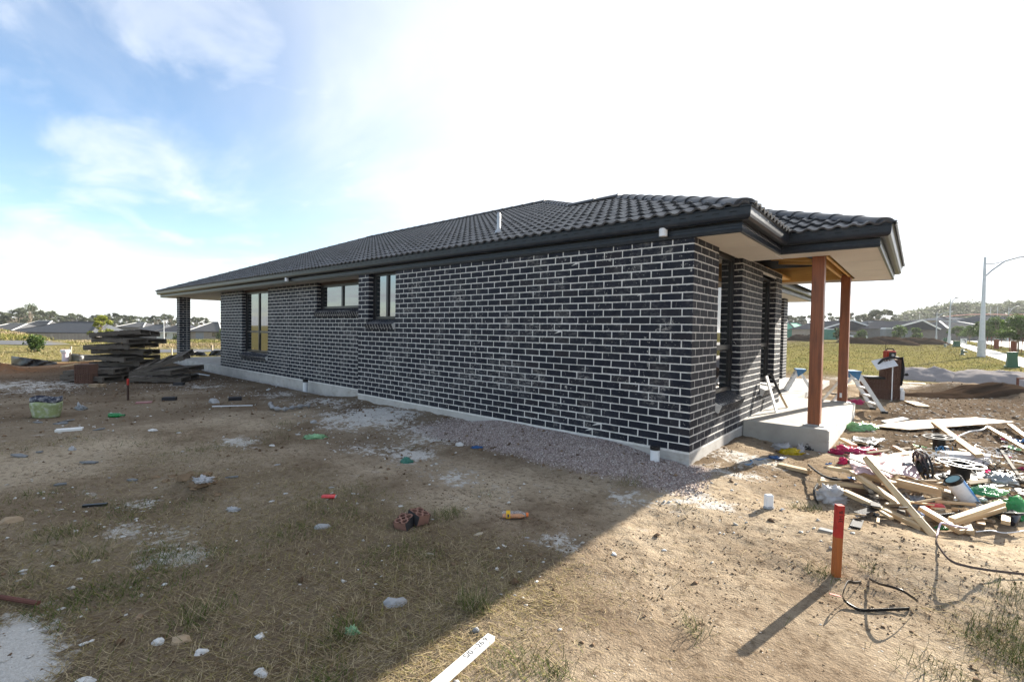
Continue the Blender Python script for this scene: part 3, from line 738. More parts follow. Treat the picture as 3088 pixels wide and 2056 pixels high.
for k, yy in enumerate((2.6, 3.2, 3.8, 4.4, 5.0)): MB().beam((-.2, yy, ZS+.34), (.9, yy, ZS+.24), .04, .09).obj('rafter', M_PINEY, house)
MB().box((-.1, 2.2, ZS+.42), (.95, 5.6, ZS+.43)).obj('sarking', plain('sarking_dark', (.02, .02, .022)), house)
MB().box((-.0, 5.6, -.0), (.0, 5.6, 0)) 
# ------------------------------------------------------------------ grass, gravel and crumbs (uncountable)
NR = np.random.RandomState(11)
def blade_mat():
    g = NG('grass_blades'); t = g.attr('tint')
    c = g.ramp(t, [(0, (.23, .175, .10)), (.22, (.42, .34, .21)), (.42, (.12, .080, .048)), (.62, (.27, .23, .08)), (.72, (.10, .12, .03)), (1, (.038, .07, .016))])
    return g.fin(c, .9, None, 0.)
M_GRASS = blade_mat()
def blades(name, x, y, L, W, lean, tint, curl=.5):
    n = len(x); az = NR.rand(n)*2*np.pi; z = G(x, y)-.004
    dx, dy = np.cos(az), np.sin(az); px, py = -dy, dx; up = np.cos(lean); hz = np.sin(lean)
    def pt(t, w):
        b = lean*0+t; h = L*(up*b*(1-.25*curl*b)); r = L*(hz*b+curl*.4*b*b)
        wob = .12*L*np.sin(t*3+az*5)
        return np.stack([x+dx*r+px*(w*W+wob), y+dy*r+py*(w*W+wob), z+np.maximum(h, .003)], -1)
    V = np.stack([pt(0, -.5), pt(0, .5), pt(.5, .42), pt(.5, -.42), pt(1., .12), pt(1., -.12)], 1).reshape(-1, 3)
    i = np.arange(n)[:, None]*6; F = np.concatenate([i+np.array([[0, 1, 2, 3]]), i+np.array([[3, 2, 4, 5]])], 0)
    o = np_mesh(name, V, F, M_GRASS, {'tint': np.repeat(tint, 6)}); return o
def frustum_pts(n, r0, r1, p=1.0, a0=-52, a1=52):
    r = r0+(r1-r0)*NR.rand(n)**p; th = YAW+np.pi/2-np.radians(a0+(a1-a0)*NR.rand(n))
    return CAM[0]+r*np.cos(th), CAM[1]+r*np.sin(th)
def off_house(x, y):
    in_h = ((x > -20.2) & (x < .04) & (y > -.03)) | ((x > -.1) & (x < 1.05) & (y > 1.98) & (y < 5.4)) | ((x < -6.4) & (x > -15) & (y > .25))
    return ~in_h
def tint_of(x, y, gb=.0):
    n = fbm(x*1.3+40, y*1.3+11, 3); r = NR.rand(len(x)); green = (r < np.clip((n-.60)*2.2+gb, .012, .5))
    return np.where(green, .72+.28*NR.rand(len(x)), .62*NR.rand(len(x))**1.1)
x, y = frustum_pts(1000000, 1.7, 8.5, .85); k = (NR.rand(len(x)) < grassy(x, y)**1.3*.72+.005) & off_house(x, y) & (gravelly(x, y) < .3) & (lime(x, y) < 1.1)
x, y = x[k], y[k]; t = tint_of(x, y, -.02); n = len(x); grn = t > .7
L = np.where(grn, .02+.045*NR.rand(n), .015+.06*NR.rand(n)**2); lean = np.where(grn, .2+.7*NR.rand(n), .95+.55*NR.rand(n))
tag(blades('dry_grass', x, y, L, .0014+.0022*NR.rand(n), lean, t), 'short dry grass and straw on the bare soil', 'grass', kind='stuff')
# stray runners lying on the bare soil in the sun
x, y = frustum_pts(11000, 1.8, 7.5, .8, -5, 52); k = off_house(x, y) & (gravelly(x, y) < .3); x, y = x[k], y[k]; n = len(x)
tag(blades('straw', x, y, .03+.10*NR.rand(n)**2, .0016+.002*NR.rand(n), 1.50+.06*NR.rand(n), .5*NR.rand(n), .2), 'loose straw runners lying on the bare soil', 'straw', kind='stuff')
# green tufts
tx = []; ty = []
for u, v, r, m in ((215, 1610, .13, 420), (260, 1680, .12, 350), (150, 1610, .1, 200), (130, 1490, .12, 200), (590, 1870, .11, 300), (610, 1850, .09, 250), (60, 1760, .1, 200), (1050, 1900, .07, 320), (1020, 1930, .06, 200), (1420, 1830, .07, 350), (1440, 1850, .06, 250), (1905, 1460, .12, 260), (1340, 1560, .10, 300), (1370, 1550, .08, 200), (2440, 1540, .08, 220), (2410, 1538, .08, 150), (2480, 1740, .06, 200), (3060, 1960, .13, 700), (3040, 1910, .1, 400), (3085, 1840, .12, 400), (3075, 2010, .1, 500), (2620, 1740, .05, 80), (2080, 1880, .05, 90), (2100, 1920, .05, 80), (1670, 2030, .07, 300), (1540, 2010, .09, 300), (860, 1280, .12, 150), (940, 1530, .1, 200), (450, 1340, .35, 400), (220, 1330, .3, 300), (1250, 1350, .1, 80), (1460, 1495, .1, 100), (1990, 1260, .0, 0), (2060, 1545, .05, 60), (2950, 1930, .08, 200), (2840, 2040, .1, 250)):
    p = gp(u, v); m = int(m*.55); q = NR.randn(m, 2)*r*.7; tx.append(p.x+q[:, 0]); ty.append(p.y+q[:, 1])
x = np.concatenate(tx); y = np.concatenate(ty); k = off_house(x, y); x, y = x[k], y[k]; n = len(x)
tag(blades('grass_tufts', x, y, .03+.07*NR.rand(n), .0016+.0018*NR.rand(n), .15+.9*NR.rand(n), np.where(NR.rand(n) < .6, .72+.28*NR.rand(n), .3*NR.rand(n))), 'green grass tufts between the straw', 'grass', kind='stuff')
# far fields
_ra, _rb = gp(-420, 1058), gp(700, 1058)
def on_road(x, y, hw=5.2):
    dx, dy = _rb.x-_ra.x, _rb.y-_ra.y; l = math.hypot(dx, dy); return (np.abs((x-_ra.x)*dy/l-(y-_ra.y)*dx/l) < hw) & (x < -15)
_pa, _pb = gp(3088, 1092), gp(2890, 1037)
def on_path(x, y):
    dx, dy = _pb.x-_pa.x, _pb.y-_pa.y; l = math.hypot(dx, dy); s = (x-_pa.x)*dy/l-(y-_pa.y)*dx/l; return (np.abs(s) < .85) | ((s > 3.1) & (s < 11.2))
x, y = frustum_pts(270000, 14, 95, 1.0); k = (NR.rand(len(x)) < grassy(x, y)) & ((y > 12) | (x < -22)) & ~((x < -20.3+26) & (x > -22) & (y < 12)) & ~on_road(x, y) & ~on_path(x, y) 
x, y = x[k], y[k]; n = len(x); d = np.hypot(x-CAM[0], y-CAM[1]); left = x < -22
tall = left & (d > 42); tt = np.where(left, .15+.5*NR.rand(n), .16+.46*NR.rand(n)); gg = NR.rand(n) < np.where(left, .3, .55)*np.clip(fbm(x*.12, y*.12)*2-.2, 0, 1.5); tt = np.where(gg, .60+.09*NR.rand(n), tt)
tag(blades('field_grass', x, y, np.where(tall, .15+.25*NR.rand(n), .05+.09*NR.rand(n)), (.003+.00042*d)*(.6+.8*NR.rand(n)), .5+.9*NR.rand(n), tt), 'rough yellowing grass over the vacant lots', 'grass', kind='stuff')
x, y = frustum_pts(45000, 52, 175, 1.2, -52, -22); k = (x < -50) & ~on_road(x, y); x, y = x[k], y[k]; n = len(x); d = np.hypot(x-CAM[0], y-CAM[1])
tt = np.where(fbm(x*.05, y*.2) > .52, .62+.12*NR.rand(n), .05+.35*NR.rand(n))
tag(blades('long_grass', x, y, .18+.3*NR.rand(n), (.006+.0006*d)*(.6+.8*NR.rand(n)), .1+.6*NR.rand(n), tt), 'long straw coloured grass in front of the paling fence', 'grass', kind='stuff')

OCT = np.array([[1, 0, 0], [0, 1, 0], [-1, 0, 0], [0, -1, 0], [0, 0, 1], [0, 0, -1]], float); OCF = np.array([[0, 1, 4], [1, 2, 4], [2, 3, 4], [3, 0, 4], [1, 0, 5], [2, 1, 5], [3, 2, 5], [0, 3, 5]])
def chips(name, x, y, s, flat, mat, lift=.3):
    n = len(x); base = OCT[None]*(.55+.9*NR.rand(n, 6, 1)); base = base+NR.randn(n, 6, 3)*.18
    base[:, :, 2] *= flat[:, None]; az = NR.rand(n)*6.283; c, sn = np.cos(az)[:, None], np.sin(az)[:, None]
    X = (base[:, :, 0]*c-base[:, :, 1]*sn)*s[:, None]; Y_ = (base[:, :, 0]*sn+base[:, :, 1]*c)*s[:, None]; Z_ = base[:, :, 2]*s[:, None]
    til = NR.randn(n)*.25; Z_ = Z_+X*til[:, None]
    V = np.stack([X+x[:, None], Y_+y[:, None], Z_+(G(x, y)+s*flat*lift)[:, None]], -1).reshape(-1, 3)
    F = (np.arange(n)[:, None, None]*6+OCF[None]).reshape(-1, 3)
    return np_mesh(name, V, F, mat, {'tint': np.repeat(NR.rand(n), 6)})
def chip_mat(name, stops, rough=.9):
    g = NG(name); c = g.ramp(g.attr('tint'), stops); c = g.mix(g.math('MULTIPLY', g.rng(g.noise(g.pos(), 60, 4), .45, .7), .4), c, (.16, .12, .085)); return g.fin(c, rough, g.bump(g.noise(g.pos(), 220, 3), .3, .002), .04)
M_GRAVEL = chip_mat('gravel_stone', [(0, (.19, .15, .14)), (.4, (.34, .27, .245)), (.75, (.46, .385, .35)), (1, (.60, .55, .51))])
M_CRUMB = chip_mat('mortar_crumb', [(0, (.38, .34, .29)), (.5, (.56, .54, .50)), (1, (.74, .72, .69))])
M_CLOD = chip_mat('soil_clod', [(0, (.075, .046, .028)), (.5, (.15, .098, .06)), (1, (.26, .18, .115))])
x = -4+4.5*NR.rand(26000); y = -1.25+1.25*NR.rand(26000); k = (NR.rand(26000) < gravelly(x, y)) & off_house(x, y); x, y = x[k], y[k]
tag(chips('gravel', x, y, .005+.007*NR.rand(len(x)), np.full(len(x), .8), M_GRAVEL), 'pinkish crushed gravel banked along the slab', 'gravel', kind='stuff')
x, y = frustum_pts(60000, 1.9, 16, .75); dn = np.clip(lime(x, y)*.5+.015+.13*(fbm(x*1.1+70, y*1.1, 3) > .57)+.10*smooth(-2.5, -.8, y)*smooth(-1, -4, x)*smooth(-9, -6, x), 0, .6)
k = (NR.rand(len(x)) < dn) & off_house(x, y) & (x < 1.6) & (gravelly(x, y) < .5); x, y = x[k], y[k]
tag(chips('mortar_crumbs', x, y, .003+.018*NR.rand(len(x))**3, .35+.3*NR.rand(len(x)), M_CRUMB), 'white mortar crumbs strewn on the soil', 'rubble', kind='stuff')
x, y = frustum_pts(70000, 2.2, 22, .8); dn = np.clip(disturbed(x, y)*.5+.03, 0, 1); k = (NR.rand(len(x)) < dn) & off_house(x, y); x, y = x[k], y[k]
x2, y2 = frustum_pts(60000, 1.8, 7.0, .8); k = off_house(x2, y2) & (gravelly(x2, y2) < .5) & (NR.rand(len(x2)) < .06+.6*(fbm(x2*2.3, y2*2.3+30, 4) > .55)); x2, y2 = x2[k], y2[k]
tag(chips('soil_grit', x2, y2, .0015+.0075*NR.rand(len(x2))**3, .5+.3*NR.rand(len(x2)), M_CLOD), 'fine brown grit over the bare soil', 'soil', kind='stuff')
tag(chips('soil_clods', x, y, .004+.024*NR.rand(len(x))**4, .45+.35*NR.rand(len(x)), M_CLOD), 'brown clods of turned soil', 'soil', kind='stuff')
x, y = frustum_pts(9000, 6, 16, .9, 10, 52); k = (NR.rand(len(x)) < disturbed(x, y)*.5+.05) & off_house(x, y) & (x > .8); x, y = x[k], y[k]
tag(chips('pale_offcuts', x, y, .008+.035*NR.rand(len(x))**2.2, np.full(len(x), .25), M_CRUMB), 'pale chips and offcuts on the dark soil by the porch', 'rubble', kind='stuff')

# ------------------------------------------------------------------ trees and shrubs
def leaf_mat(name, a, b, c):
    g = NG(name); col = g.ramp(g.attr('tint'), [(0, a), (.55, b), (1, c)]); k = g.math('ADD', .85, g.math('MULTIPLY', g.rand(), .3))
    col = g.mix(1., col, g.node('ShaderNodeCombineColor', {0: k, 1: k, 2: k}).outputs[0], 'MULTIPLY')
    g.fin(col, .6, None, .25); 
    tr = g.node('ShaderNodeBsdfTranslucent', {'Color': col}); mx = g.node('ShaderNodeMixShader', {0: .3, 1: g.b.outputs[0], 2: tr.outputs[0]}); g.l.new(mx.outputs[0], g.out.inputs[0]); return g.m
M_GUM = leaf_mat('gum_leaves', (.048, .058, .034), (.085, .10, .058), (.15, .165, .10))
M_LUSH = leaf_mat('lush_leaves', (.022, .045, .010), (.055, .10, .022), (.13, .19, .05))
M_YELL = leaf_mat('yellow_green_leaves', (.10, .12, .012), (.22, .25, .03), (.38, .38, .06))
M_BARK = plain('bark', (.22, .18, .14), .9, .3, 4, .3, 30)
def leaves(centres, rads, per, size, flat=.75):
    """cloud of leaf-sized quads filling clumps"""
    n = len(centres)*per; c = np.repeat(np.array(centres, float), per, 0); r = np.repeat(np.array(rads, float), per)
    d = NR.randn(n, 3); d /= np.linalg.norm(d, axis=1)[:, None]; rad = r*NR.rand(n)**.45; p = c+d*rad[:, None]*np.array([1, 1, flat])
    a = NR.randn(n, 3); a /= np.linalg.norm(a, axis=1)[:, None]; b = np.cross(a, NR.randn(n, 3)); b /= np.linalg.norm(b, axis=1)[:, None]
    s = size*(.5+NR.rand(n))[:, None]
    V = np.stack([p-a*s, p-b*s*.45, p+a*s, p+b*s*.45], 1).reshape(-1, 3); F = np.arange(n*4).reshape(-1, 4)
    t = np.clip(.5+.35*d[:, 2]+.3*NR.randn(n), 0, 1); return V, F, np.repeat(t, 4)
def crown_obj(name, mat, parent, cl, rd, per, size, flat=.75):
    V, F, t = leaves(cl, rd, per, size, flat); o = np_mesh(name, V, F, mat, {'tint': t}); o.parent = parent; return o
def gum(label, loc, h, seed, mat=M_GUM, spread=.42, per=70, leaf=.28, group=None, low=.25, name='gum_tree', nclump=22, crad=1.):
    rr = random.Random(seed); t = thing(name, label, 'tree', loc, 0, group); tr = MB(); cl = []; rd = []
    top = Vector((rr.uniform(-.06, .06)*h, rr.uniform(-.06, .06)*h, h*.62)); tr.tube([(0, 0, -.2), (top.x*.4, top.y*.4, h*.3), top], [h*.022, h*.016, h*.009], 7)
    for i in range(nclump):
        a = rr.uniform(0, 6.283); z = h*rr.uniform(low, .98); prof = math.sin(math.pi*min(1, max(.06, (z/h-low+.12)/(1.12-low))))**.6
        r = spread*h*prof*rr.uniform(.35, 1.); c = Vector((math.cos(a)*r, math.sin(a)*r, z)); cl.append(c); rd.append(h*crad*rr.uniform(.055, .12))
        b0 = Vector((top.x*.5, top.y*.5, h*rr.uniform(.25, .55)))
        if b0.z < c.z: tr.tube([b0, b0.lerp(c, .5)+Vector((0, 0, h*.03)), c], [h*.009, h*.006, h*.003], 5)
    tr.obj('trunk', M_BARK, t); crown_obj('crown', mat, t, cl, rd, per, leaf); return t
def shrub(label, loc, h, w, seed, mat=M_LUSH, per=90, leaf=.05, name='shrub', group=None, cat='shrub'):
    rr = random.Random(seed); t = thing(name, label, cat, loc, 0, group); tr = MB(); cl = []; rd = []
    for i in range(16):
        a = rr.uniform(0, 6.283); z = h*rr.uniform(.22, .88); r = w*.5*rr.uniform(.1, .75)*math.sin(math.pi*min(1, z/h*.85+.12)); c = Vector((math.cos(a)*r, math.sin(a)*r, z)); cl.append(c); rd.append(w*rr.uniform(.14, .26))
        tr.tube([(rr.uniform(-.03, .03)*w, rr.uniform(-.03, .03)*w, -.1), c*.6, c], [h*.012, h*.009, h*.004], 5)
    tr.obj('stem', M_BARK, t); crown_obj('foliage', mat, t, cl, rd, per, leaf, 1.); return t
def up_of(u, v, p):
    """height above the ground point p of the photo row v in column u"""
    d = ray(u, v); k = math.hypot(p.x-CAM[0], p.y-CAM[1])/math.hypot(d.x, d.y); return CAM[2]+d.z*k-p.z
# left wood behind the houses
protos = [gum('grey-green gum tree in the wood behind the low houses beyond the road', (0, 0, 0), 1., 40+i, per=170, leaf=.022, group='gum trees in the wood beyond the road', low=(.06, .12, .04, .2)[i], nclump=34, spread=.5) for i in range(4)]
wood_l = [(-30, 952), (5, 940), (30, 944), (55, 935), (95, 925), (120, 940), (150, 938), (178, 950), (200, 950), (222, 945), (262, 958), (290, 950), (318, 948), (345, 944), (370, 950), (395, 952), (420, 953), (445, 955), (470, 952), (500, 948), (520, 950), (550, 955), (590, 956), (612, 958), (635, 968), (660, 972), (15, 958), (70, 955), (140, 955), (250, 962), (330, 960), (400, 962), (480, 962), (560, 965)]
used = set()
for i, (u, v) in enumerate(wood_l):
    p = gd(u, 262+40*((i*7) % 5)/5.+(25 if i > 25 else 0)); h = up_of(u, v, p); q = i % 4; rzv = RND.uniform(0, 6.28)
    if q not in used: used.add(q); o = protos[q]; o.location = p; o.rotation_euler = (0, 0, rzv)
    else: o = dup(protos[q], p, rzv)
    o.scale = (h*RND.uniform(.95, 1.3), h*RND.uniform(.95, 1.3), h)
gum('tall open gum tree with bare forked limbs standing above the wood', gd(88, 240), up_of(88, 918, gd(88, 240)), 77, per=50, leaf=.30, low=.42, spread=.36, nclump=24)
p = gp(300, 1040); p = gd(306, 88); gum('bright yellow-green young tree beside the stacked pallets, across the road', p, up_of(306, 953, p), 91, M_YELL, .36, 110, .11, low=.28, name='young_tree', nclump=30)
p = gp(104, 1072); shrub('thin green shrub growing behind the sagging black silt fence', p, up_of(104, 1014, p), 1.05, 5, per=75, leaf=.06)
for u, v, dd, lb in ((540, 1012, 150, 'low dark bush by the white walled house'), (671, 990, 120, 'green shrub half hidden by the brick end of the rear wall')):
    p = gd(u, dd); shrub(lb, p, max(1.2, up_of(u, v, p)), 3.5 if u < 600 else 2.6, int(u), per=60, leaf=.16)
# right hand side
for i, (u, dd, v0, wpx, lb) in enumerate(((2525, 112, 988, 22, 'round dark shrub in the garden left of the white car'), (2597, 112, 996, 27, 'round clipped dark shrub in front of the gabled grey house'), (2712, 110, 982, 32, 'loose yellow-green and dark shrub by the grey garage wall'), (2762, 110, 988, 28, 'dense cone shaped shrub behind the dirt mounds'))):
    p = gd(u, dd); h = up_of(u, v0, p); shrub(lb, p, h, wpx*depth(p)/FPX*1.3, 20+i, M_LUSH, 90, .14)
street = [(2884, 985, 1029, 'street tree nearest the far lamp post'), (2921, 986, 1034, 'small street tree beside the white sign'), (2958, 972, 1038, 'street tree behind the tall near lamp post'), (3004, 962, 1050, 'street tree with a red timber guard post'), (3068, 953, 1063, 'leafy street tree beside the green service pillar')]
for i, (u, v, dd, lb) in enumerate(street):
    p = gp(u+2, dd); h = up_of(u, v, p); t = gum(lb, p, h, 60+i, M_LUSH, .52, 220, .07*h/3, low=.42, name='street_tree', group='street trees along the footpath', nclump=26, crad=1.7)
p = gd(2652, 170); gum('umbrella shaped dark tree behind the grey roofs', p, up_of(2652, 934, p), 101, M_GUM, .62, 90, .3, low=.5, nclump=34)
rp = []
wr = [(2385, 952), (2405, 955), (2430, 952), (2470, 948), (2495, 946), (2520, 955), (2545, 950), (2578, 945), (2600, 947), (2625, 955), (2690, 950), (2708, 960)]
for i, (u, v) in enumerate(wr):
    p = gd(u, 215+30*((i*3) % 4)/4.); h = up_of(u, v, p)
    o = gum('hazy gum tree on the skyline behind the far roofs', (0, 0, 0), 1., 140+i % 3, per=100, leaf=.036, group='gum trees behind the far roofs', low=.05, nclump=30) if i < 3 else dup(rp[i % 3])
    if i < 3: rp.append(o)
    o.location = p; o.rotation_euler = (0, 0, i*1.3); o.scale = (h*1.25, h*1.25, h)
# wooded hill
HILL = [(2655, 982), (2700, 968), (2725, 952), (2750, 938), (2790, 930), (2830, 924), (2870, 917), (2910, 914), (2950, 917), (3000, 919), (3040, 914), (3088, 908), (3150, 900), (3230, 905), (3330, 930), (3420, 960)]
hv = []; hf = []; HD = 330
for i, (u, v) in enumerate(HILL):
    p = gd(u, HD); d = ray(u, 993); h = math.hypot(d.x, d.y); e = Vector((d.x/h, d.y/h, 0)); top = max(0, up_of(u, v, p)-5)
    for dd, f in ((-95, -.0), (-60, .25), (-25, .72), (0, 1.), (60, .95), (160, -.05)): q = p+e*dd; hv.append((q.x, q.y, -1.+(top+1)*f if f > 0 else -2.5))
    if i:
        for k in range(5): a = (i-1)*6+k; hf.append((a, a+1, a+7, a+6))
hm = MB().add(hv, hf).obj('hill', plain('hill_scrub', (.075, .085, .04), .9, .3, .2, .3, 2, rnd=0), smooth=True); tag(hm, kind='structure')
cl = []; rd = []
for i in range(len(HILL)-1):
    for j in range(62):
        f = RND.random(); s = RND.choice((RND.uniform(0, 5), RND.uniform(1, 3.2), RND.uniform(2, 3.4))); s = min(4.6, s); k0 = int(min(4, s)); g_ = s-k0
        def hp(a, b): return Vector(hv[a*6+b])
        A = hp(i, k0).lerp(hp(i, min(5, k0+1)), g_); B = hp(i+1, k0).lerp(hp(i+1, min(5, k0+1)), g_); c = A.lerp(B, f)
        if c.z < -1.5: continue
        hh = RND.uniform(3.5, 7)
        for q in range(4): cl.append((c.x+RND.uniform(-2, 2), c.y+RND.uniform(-2, 2), c.z+hh*RND.uniform(.35, .95))); rd.append(RND.uniform(1.1, 2.2))
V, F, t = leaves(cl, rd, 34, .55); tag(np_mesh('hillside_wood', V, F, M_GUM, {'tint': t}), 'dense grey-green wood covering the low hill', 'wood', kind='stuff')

# ------------------------------------------------------------------ roads and paths
def strip(name, pts, wdt, mat, lift, n=40, kerb=None):
    m = MB(); P = []
    for i in range(n+1):
        t = i/n*(len(pts)-1); k = min(len(pts)-2, int(t)); P.append(Vector(pts[k]).lerp(Vector(pts[k+1]), t-k))
    for i, p in enumerate(P):
        d = (P[min(i+1, n)]-P[max(i-1, 0)]); d.z = 0; d.normalize(); s = Vector((d.y, -d.x, 0))
        for w_ in (-wdt/2, -wdt/6, wdt/6, wdt/2):
            q = p+s*w_; m.v.append((q.x, q.y, float(G(q.x, q.y))+lift))
    for i in range(n):
        for k in range(3): a = i*4+k; m.f.append((a, a+1, a+5, a+4))
    return tag(m.obj(name, mat, smooth=True), kind='structure')
M_PATH = concrete_mat('path_concrete', (.46, .445, .41), (.56, .54, .50), .1); M_ROAD = plain('asphalt_pale', (.20, .195, .19), .85, .15, 1.2, .2, 30, rnd=0); M_ROADL = plain('asphalt', (.095, .095, .10), .85, .15, 1.2, .2, 30, rnd=0)
pa = gp(3088, 1092); pb = gp(2890, 1037); pd = (pb-pa); pd.z = 0; pl = pd.length; pd.normalize(); pn = Vector((pd.y, -pd.x, 0))
strip('footpath', [pa-pd*12, pb+pd*60], 1.5, M_PATH, .02)
strip('street_road', [pa-pd*15+pn*7.2, pb+pd*70+pn*7.2], 7.6, M_ROAD, .012); 
strip('road_kerb', [pa-pd*15+pn*3.3, pb+pd*70+pn*3.3], .3, M_PATH, .06)
strip('rear_road', [gp(-420, 1058)+Vector((0, 0, 0)), gp(180, 1058), gp(700, 1058)], 7.5, M_ROADL, .03)
strip('rear_kerb', [gp(-420, 1049), gp(180, 1049), gp(700, 1051)], .5, M_PATH, .05)

# ------------------------------------------------------------------ houses in the distance
def roof_m(name, c): return plain(name, c, .85, .12, 1.5, .2, 9, rnd=.05, spec=0.)
M_R1 = roof_m('slate_grey_roof', (.075, .08, .09)); M_R2 = roof_m('dark_grey_roof', (.05, .053, .062)); M_R3 = roof_m('pale_metal_roof', (.12, .128, .14)); M_R4 = roof_m('mid_grey_roof', (.085, .086, .09))
M_W1 = plain('grey_brick_far', (.16, .145, .135), .85, .12, 2, .1); M_W2 = plain('cream_wall_far', (.55, .53, .47), .85, .06, 2, .05); M_W3 = plain('tan_brick_far', (.30, .25, .20), .85, .1, 2, .1); M_TRIM = plain('white_trim', (.72, .71, .68), .6, .05, 3, 0); M_DARKG = plain('dark_window', (.02, .023, .028), .12, .1, 2, 0, spec=.8); M_GDOOR = plain('garage_door_grey', (.20, .21, .22), .5, .06, 3, .0)
def bg_house(label, u0, u1, dist, v_eave, v_ridge, ridge=(.35, .75), dep=11., wall=M_W1, roof=M_R1, wins=((.15, .3), (.6, .75)), gable=False, door=None, over=.5, v_base=None, turn=0.):
    um = (u0+u1)/2; p = gd(um, dist); D = depth(p); W = (u1-u0)*D/FPX; e = up_of(um, v_eave, p); r = max(e+.8, up_of(um, v_ridge, p))
    t = thing('house', label, 'house', p, YAW+turn, 'houses of the estate in the distance'); x0, x1 = -W/2+over, W/2-over
    wl = MB().box((x0, .6, -1.5), (x1, dep-.6, e)).obj('wall', wall, t)
    X0, X1 = -W/2, W/2; ra, rb = X0+W*ridge[0], X0+W*ridge[1]; m = MB()
    if gable: m.add([(X0, 0, e), (X1, 0, e), (ra, 0, r), (X0, dep, e), (X1, dep, e), (ra, dep, r)], [(0, 1, 2), (3, 5, 4), (0, 2, 5, 3), (1, 4, 5, 2), (0, 3, 4, 1)])
    else: m.add([(X0, 0, e), (X1, 0, e), (X1, dep, e), (X0, dep, e), (ra, dep/2, r), (rb, dep/2, r)], [(0, 1, 5, 4), (1, 2, 5), (2, 3, 4, 5), (3, 0, 4), (0, 3, 2, 1)])
    ro = m.obj('roof', roof, t)
    MB().box((X0-.02, -.06, e-.16), (X1+.02, .0, e+.02)).obj('fascia', M_TRIM if wall is M_W2 else M_R2, t)
    if gable:
        MB().beam((X0, -.08, e+.02), (ra, -.08, r+.04), .12, .25).obj('barge_board', M_TRIM, t); MB().beam((ra, -.08, r+.04), (X1, -.08, e+.02), .12, .25).obj('barge_board', M_TRIM, t)
    else:
        for a, b in (((X0, 0, e+.06), (ra, dep/2, r+.06)), ((X1, 0, e+.06), (rb, dep/2, r+.06)), ((ra, dep/2, r+.06), (rb, dep/2, r+.06))): MB().beam(a, b, .28, .14).obj('ridge_capping', M_R4 if roof is not M_R4 else M_TRIM, ro)
    for a, b in wins:
        wv = MB().box((x0+(x1-x0)*a, .55, e-1.5), (x0+(x1-x0)*b, .62, e-.35)).obj('window', M_TRIM if wall is M_W2 else M_R2, t)
        n_ = 2 if (b-a) < .22 else 3
        for k in range(n_): q0 = x0+(x1-x0)*(a+(b-a)*k/n_)+.06; q1 = x0+(x1-x0)*(a+(b-a)*(k+1)/n_)-.06; MB().box((q0, .52, e-1.42), (q1, .56, e-.43)).obj('pane', M_DARKG, wv)
    if door: a, b = door; MB().box((x0+(x1-x0)*a, .52, 0), (x0+(x1-x0)*b, .62, min(2.2, e-.25))).obj('garage_door', M_GDOOR, t)
    return t
bg_house('long low house with slate grey hip roof behind the paling fence', 18, 274, 190, 1002, 968.5, (.46, .88), 14, M_W1, M_R1, ((.07, .2), (.74, .84)))
bg_house('grey roofed house partly hidden at the edge beyond the long roof', -80, 30, 205, 998, 975, (.3, .8), 14, M_W1, M_R4, ((.4, .6),))
bg_house('dark tiled house with white ridge lines behind the long slate roof', -2, 118, 222, 1000, 966, (.45, .8), 14, M_W3, M_R4, ())
bg_house('brown grey hip roofed house behind the yellow-green tree', 348, 432, 215, 986, 972, (.3, .62), 12, M_W1, M_R4, ())
bg_house('low grey house with pale skillion roof behind the pallet stack', 385, 486, 185, 1000, 978, (.42, .72), 12, M_W1, M_R1, ((.1, .2),))
bg_house('white walled house with dark hip roof left of the brick pillar', 462, 556, 165, 1001, 979, (.30, .75), 12, M_W2, M_R2, ((.24, .38), (.6, .74)))
bg_house('tan house with hip roof and white garage surround seen past the pillar', 562, 668, 160, 999, 970, (.35, .52), 13, M_W3, M_R4, ((.72, .9),), door=(.2, .45))
# palings in front of the long house
fp0, fp1 = gd(84, 172), gd(276, 172); fn = thing('paling_fence', 'grey timber paling fence in front of the long slate roofed house', 'fence', fp0, 0); fdir = fp1-fp0; npl = 96
M_PAL = plain('weathered_paling', (.17, .165, .16), .85, .2, 3, .1)
for i in range(npl):
    c = fdir*(i/npl); z = float(G(fp0.x+c.x, fp0.y+c.y))-fp0.z; dd = fdir.normalized()*.125
    q = MB().beam(Vector((c.x, c.y, z+.9)), Vector((c.x, c.y, z+.9))+dd*2*.97, .03, 1.9+RND.uniform(-.06, .06)).obj('paling', M_PAL, fn)
bg_house('grey house with white barge boards and low gable, its garage facing the lot', 2478, 2656, 122, 994, 966, (.5, .5), 12, M_W3, M_R2, ((.40, .46), (.72, .78)), True)
bg_house('pale metal roofed house between the two dark gables', 2634, 2762, 132, 990, 966, (.42, .82), 14, M_W1, M_R3, ((.3, .4),))
bg_house('dark gabled house with grey wall behind the dirt mounds', 2690, 2836, 118, 992, 966, (.62, .62), 12, M_W1, M_R2, ((.60, .70),), True, door=(.1, .45))
bg_house('dark hip roofed house behind the far lamp post', 2800, 2880, 150, 989, 967, (.45, .5), 12, M_W1, M_R1, ((.4, .6),))
bg_house('pale roofed two level house on the rise behind the street trees', 2868, 2996, 165, 966, 954, (.35, .65), 14, M_W3, M_R3, ((.1, .3),))
bg_house('long grey roof behind the street trees', 2860, 3020, 140, 992, 968, (.35, .7), 13, M_W1, M_R4, ())
bg_house('grey roofed house at the end of the street behind the leafy tree', 2990, 3130, 150, 976, 950, (.3, .7), 13, M_W1, M_R1, ())
gh = bg_house('house frame wrapped in green netting, under construction', 2398, 2452, 135, 993, 972, (.3, .8), 10, plain('green_netting', (.05, .22, .15), .8, .15, 2, .2), plain('green_wrap_roof', (.08, .30, .20), .7, .2, 2, .2), ((.3, .7),))
